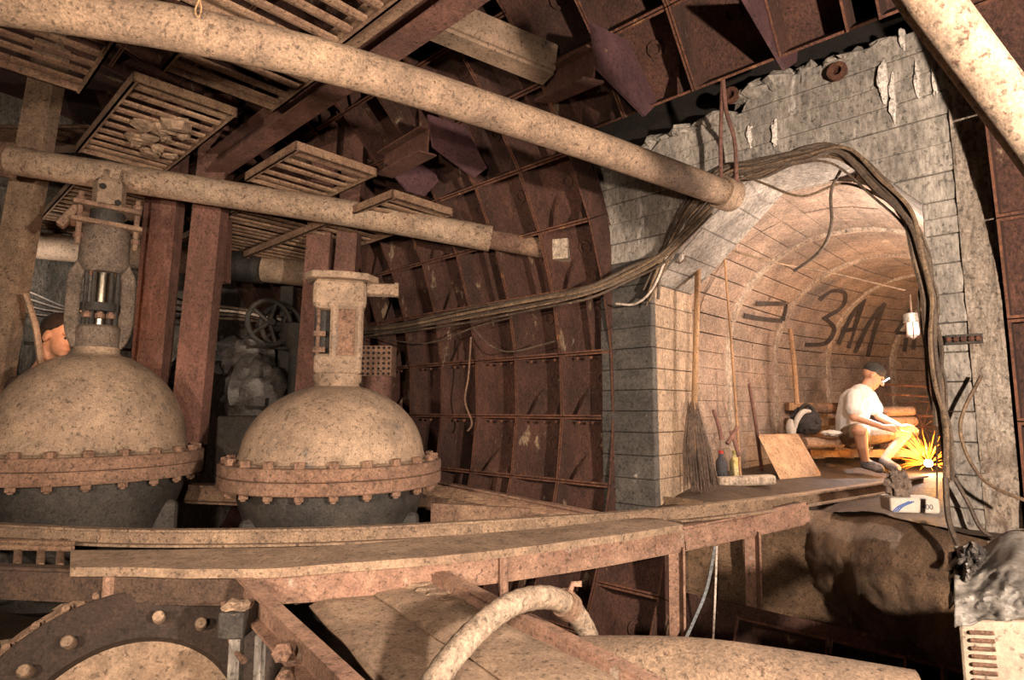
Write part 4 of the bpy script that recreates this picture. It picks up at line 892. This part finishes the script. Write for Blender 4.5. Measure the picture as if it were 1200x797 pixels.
for a_, b_ in ((na, nt), (fa, ft)):
    remesh(MB().limb([a_ + V3(0, 0, -.02), b_], [.05, .046]).build('shoe', SHOE, t, True), .008, 3)
# sparks --------------------------------------------------------------------
sp_ = J(1088, 543, 5.85)
t = thing('welding_sparks', sp_, 'bright orange welding sparks spraying from the rail end', 'sparks')
MB().ell(sp_, (.035, .035, .035), 12, 8).build('arc_point', emat('arc_white', (1, .85, .5), 160), t, True)
mb = MB(); random.seed(11)
for i in range(110):
    th = R_(0, 6.283); el = R_(-.2, 1.3); ln = R_(.08, .3) * (1.5 if R_(0, 1) < .15 else 1); d = V3(math.cos(th) * math.cos(el) - .35, math.sin(th) * math.cos(el) * .7, math.sin(el)).normalized()
    s0 = sp_ + d * R_(.03, .16); e = s0 + d * ln * .8 + V3(0, 0, -.04 * ln); mb.tube([s0, s0.lerp(e, .5) + V3(0, 0, .01), e], [.0014, .0012, .0005], 3)
mb.build('spark_spray', emat('spark_orange', (1, .25, .02), 7), t)['kind'] = 'stuff'
lamp('weld_glow', sp_ + V3(-.02, -.1, .12), 55, (1, .42, .08), .04)
# person behind the first valve ------------------------------------------------
lamp('hand_torch', D(92, 372, 4.12), 7, (1, .45, .22), .02)
t = thing('person', D(60, 700, 4.55), 'dark-haired person crouching behind the first domed valve in profile', 'person')
mb = MB(); hs = 1.25; hc_ = D(70, 394, 4.45); P, M3 = head(mb, hc_, (.93, -.2, -.28), (.15, 0, 1), hs)
mb.limb([P(0, -.03, -.06), D(58, 422, 4.5), D(52, 436, 4.52)], [.075, .075, .09]); sh = D(48, 455, 4.55)
for dy in (-.2, .2): mb.limb([D(52, 440, 4.52), sh + V3(0, dy, 0), sh + V3(.05, dy * 1.2, -.28), sh + V3(.25, dy * .9, -.4)], [.08, .075, .055, .04])
for dy in (-.17, .17): hand(mb, sh + V3(.25, dy, -.4), sh + V3(.36, dy, -.42), V3(0, .7, .7))
mb.limb([sh, sh + V3(-.08, .02, -.3), sh + V3(-.15, .05, -.52)], [.15, .15, .15])
for dy in (-.1, .1): mb.limb([sh + V3(-.15, .05 + dy, -.55), sh + V3(.15, .05 + dy * 1.6, -.62), sh + V3(.02, .05 + dy * 1.4, -1.0), sh + V3(.16, .05 + dy * 1.4, -1.04)], [.1, .075, .05, .045])
remesh(mb.build('body', SKIN, t, True), .009, 4); eyes(P, M3, hs, t)
mb = MB().ell(P(0, -.03, .05), (.083 * hs, .098 * hs, .088 * hs), 18, 12, M3); mb.ell(P(0, -.06, -.01), (.078 * hs, .07 * hs, .08 * hs), 14, 10, M3)
remesh(mb.build('hair', HAIR, t, True), .01, 2)
mb = MB().limb([D(53, 440, 4.53), sh, sh + V3(-.08, .02, -.3), sh + V3(-.15, .05, -.5)], [.1, .17, .17, .17])
for dy in (-.2, .2): mb.limb([sh + V3(0, dy * .5, 0), sh + V3(0, dy, 0), sh + V3(.04, dy * 1.2, -.22)], [.1, .09, .075])
remesh(mb.build('jacket', mat('dark_jacket', (.09, .06, .05), (.06, .045, .04), None, bump=.3), t, True), .012, 4)
cable([D(30, 345, 4.35), D(42, 385, 4.35), D(47, 420, 4.35), D(52, 440, 4.36)], .022, DOME, 'pale strap of hose hanging beside the crouching person', None, 'hose')
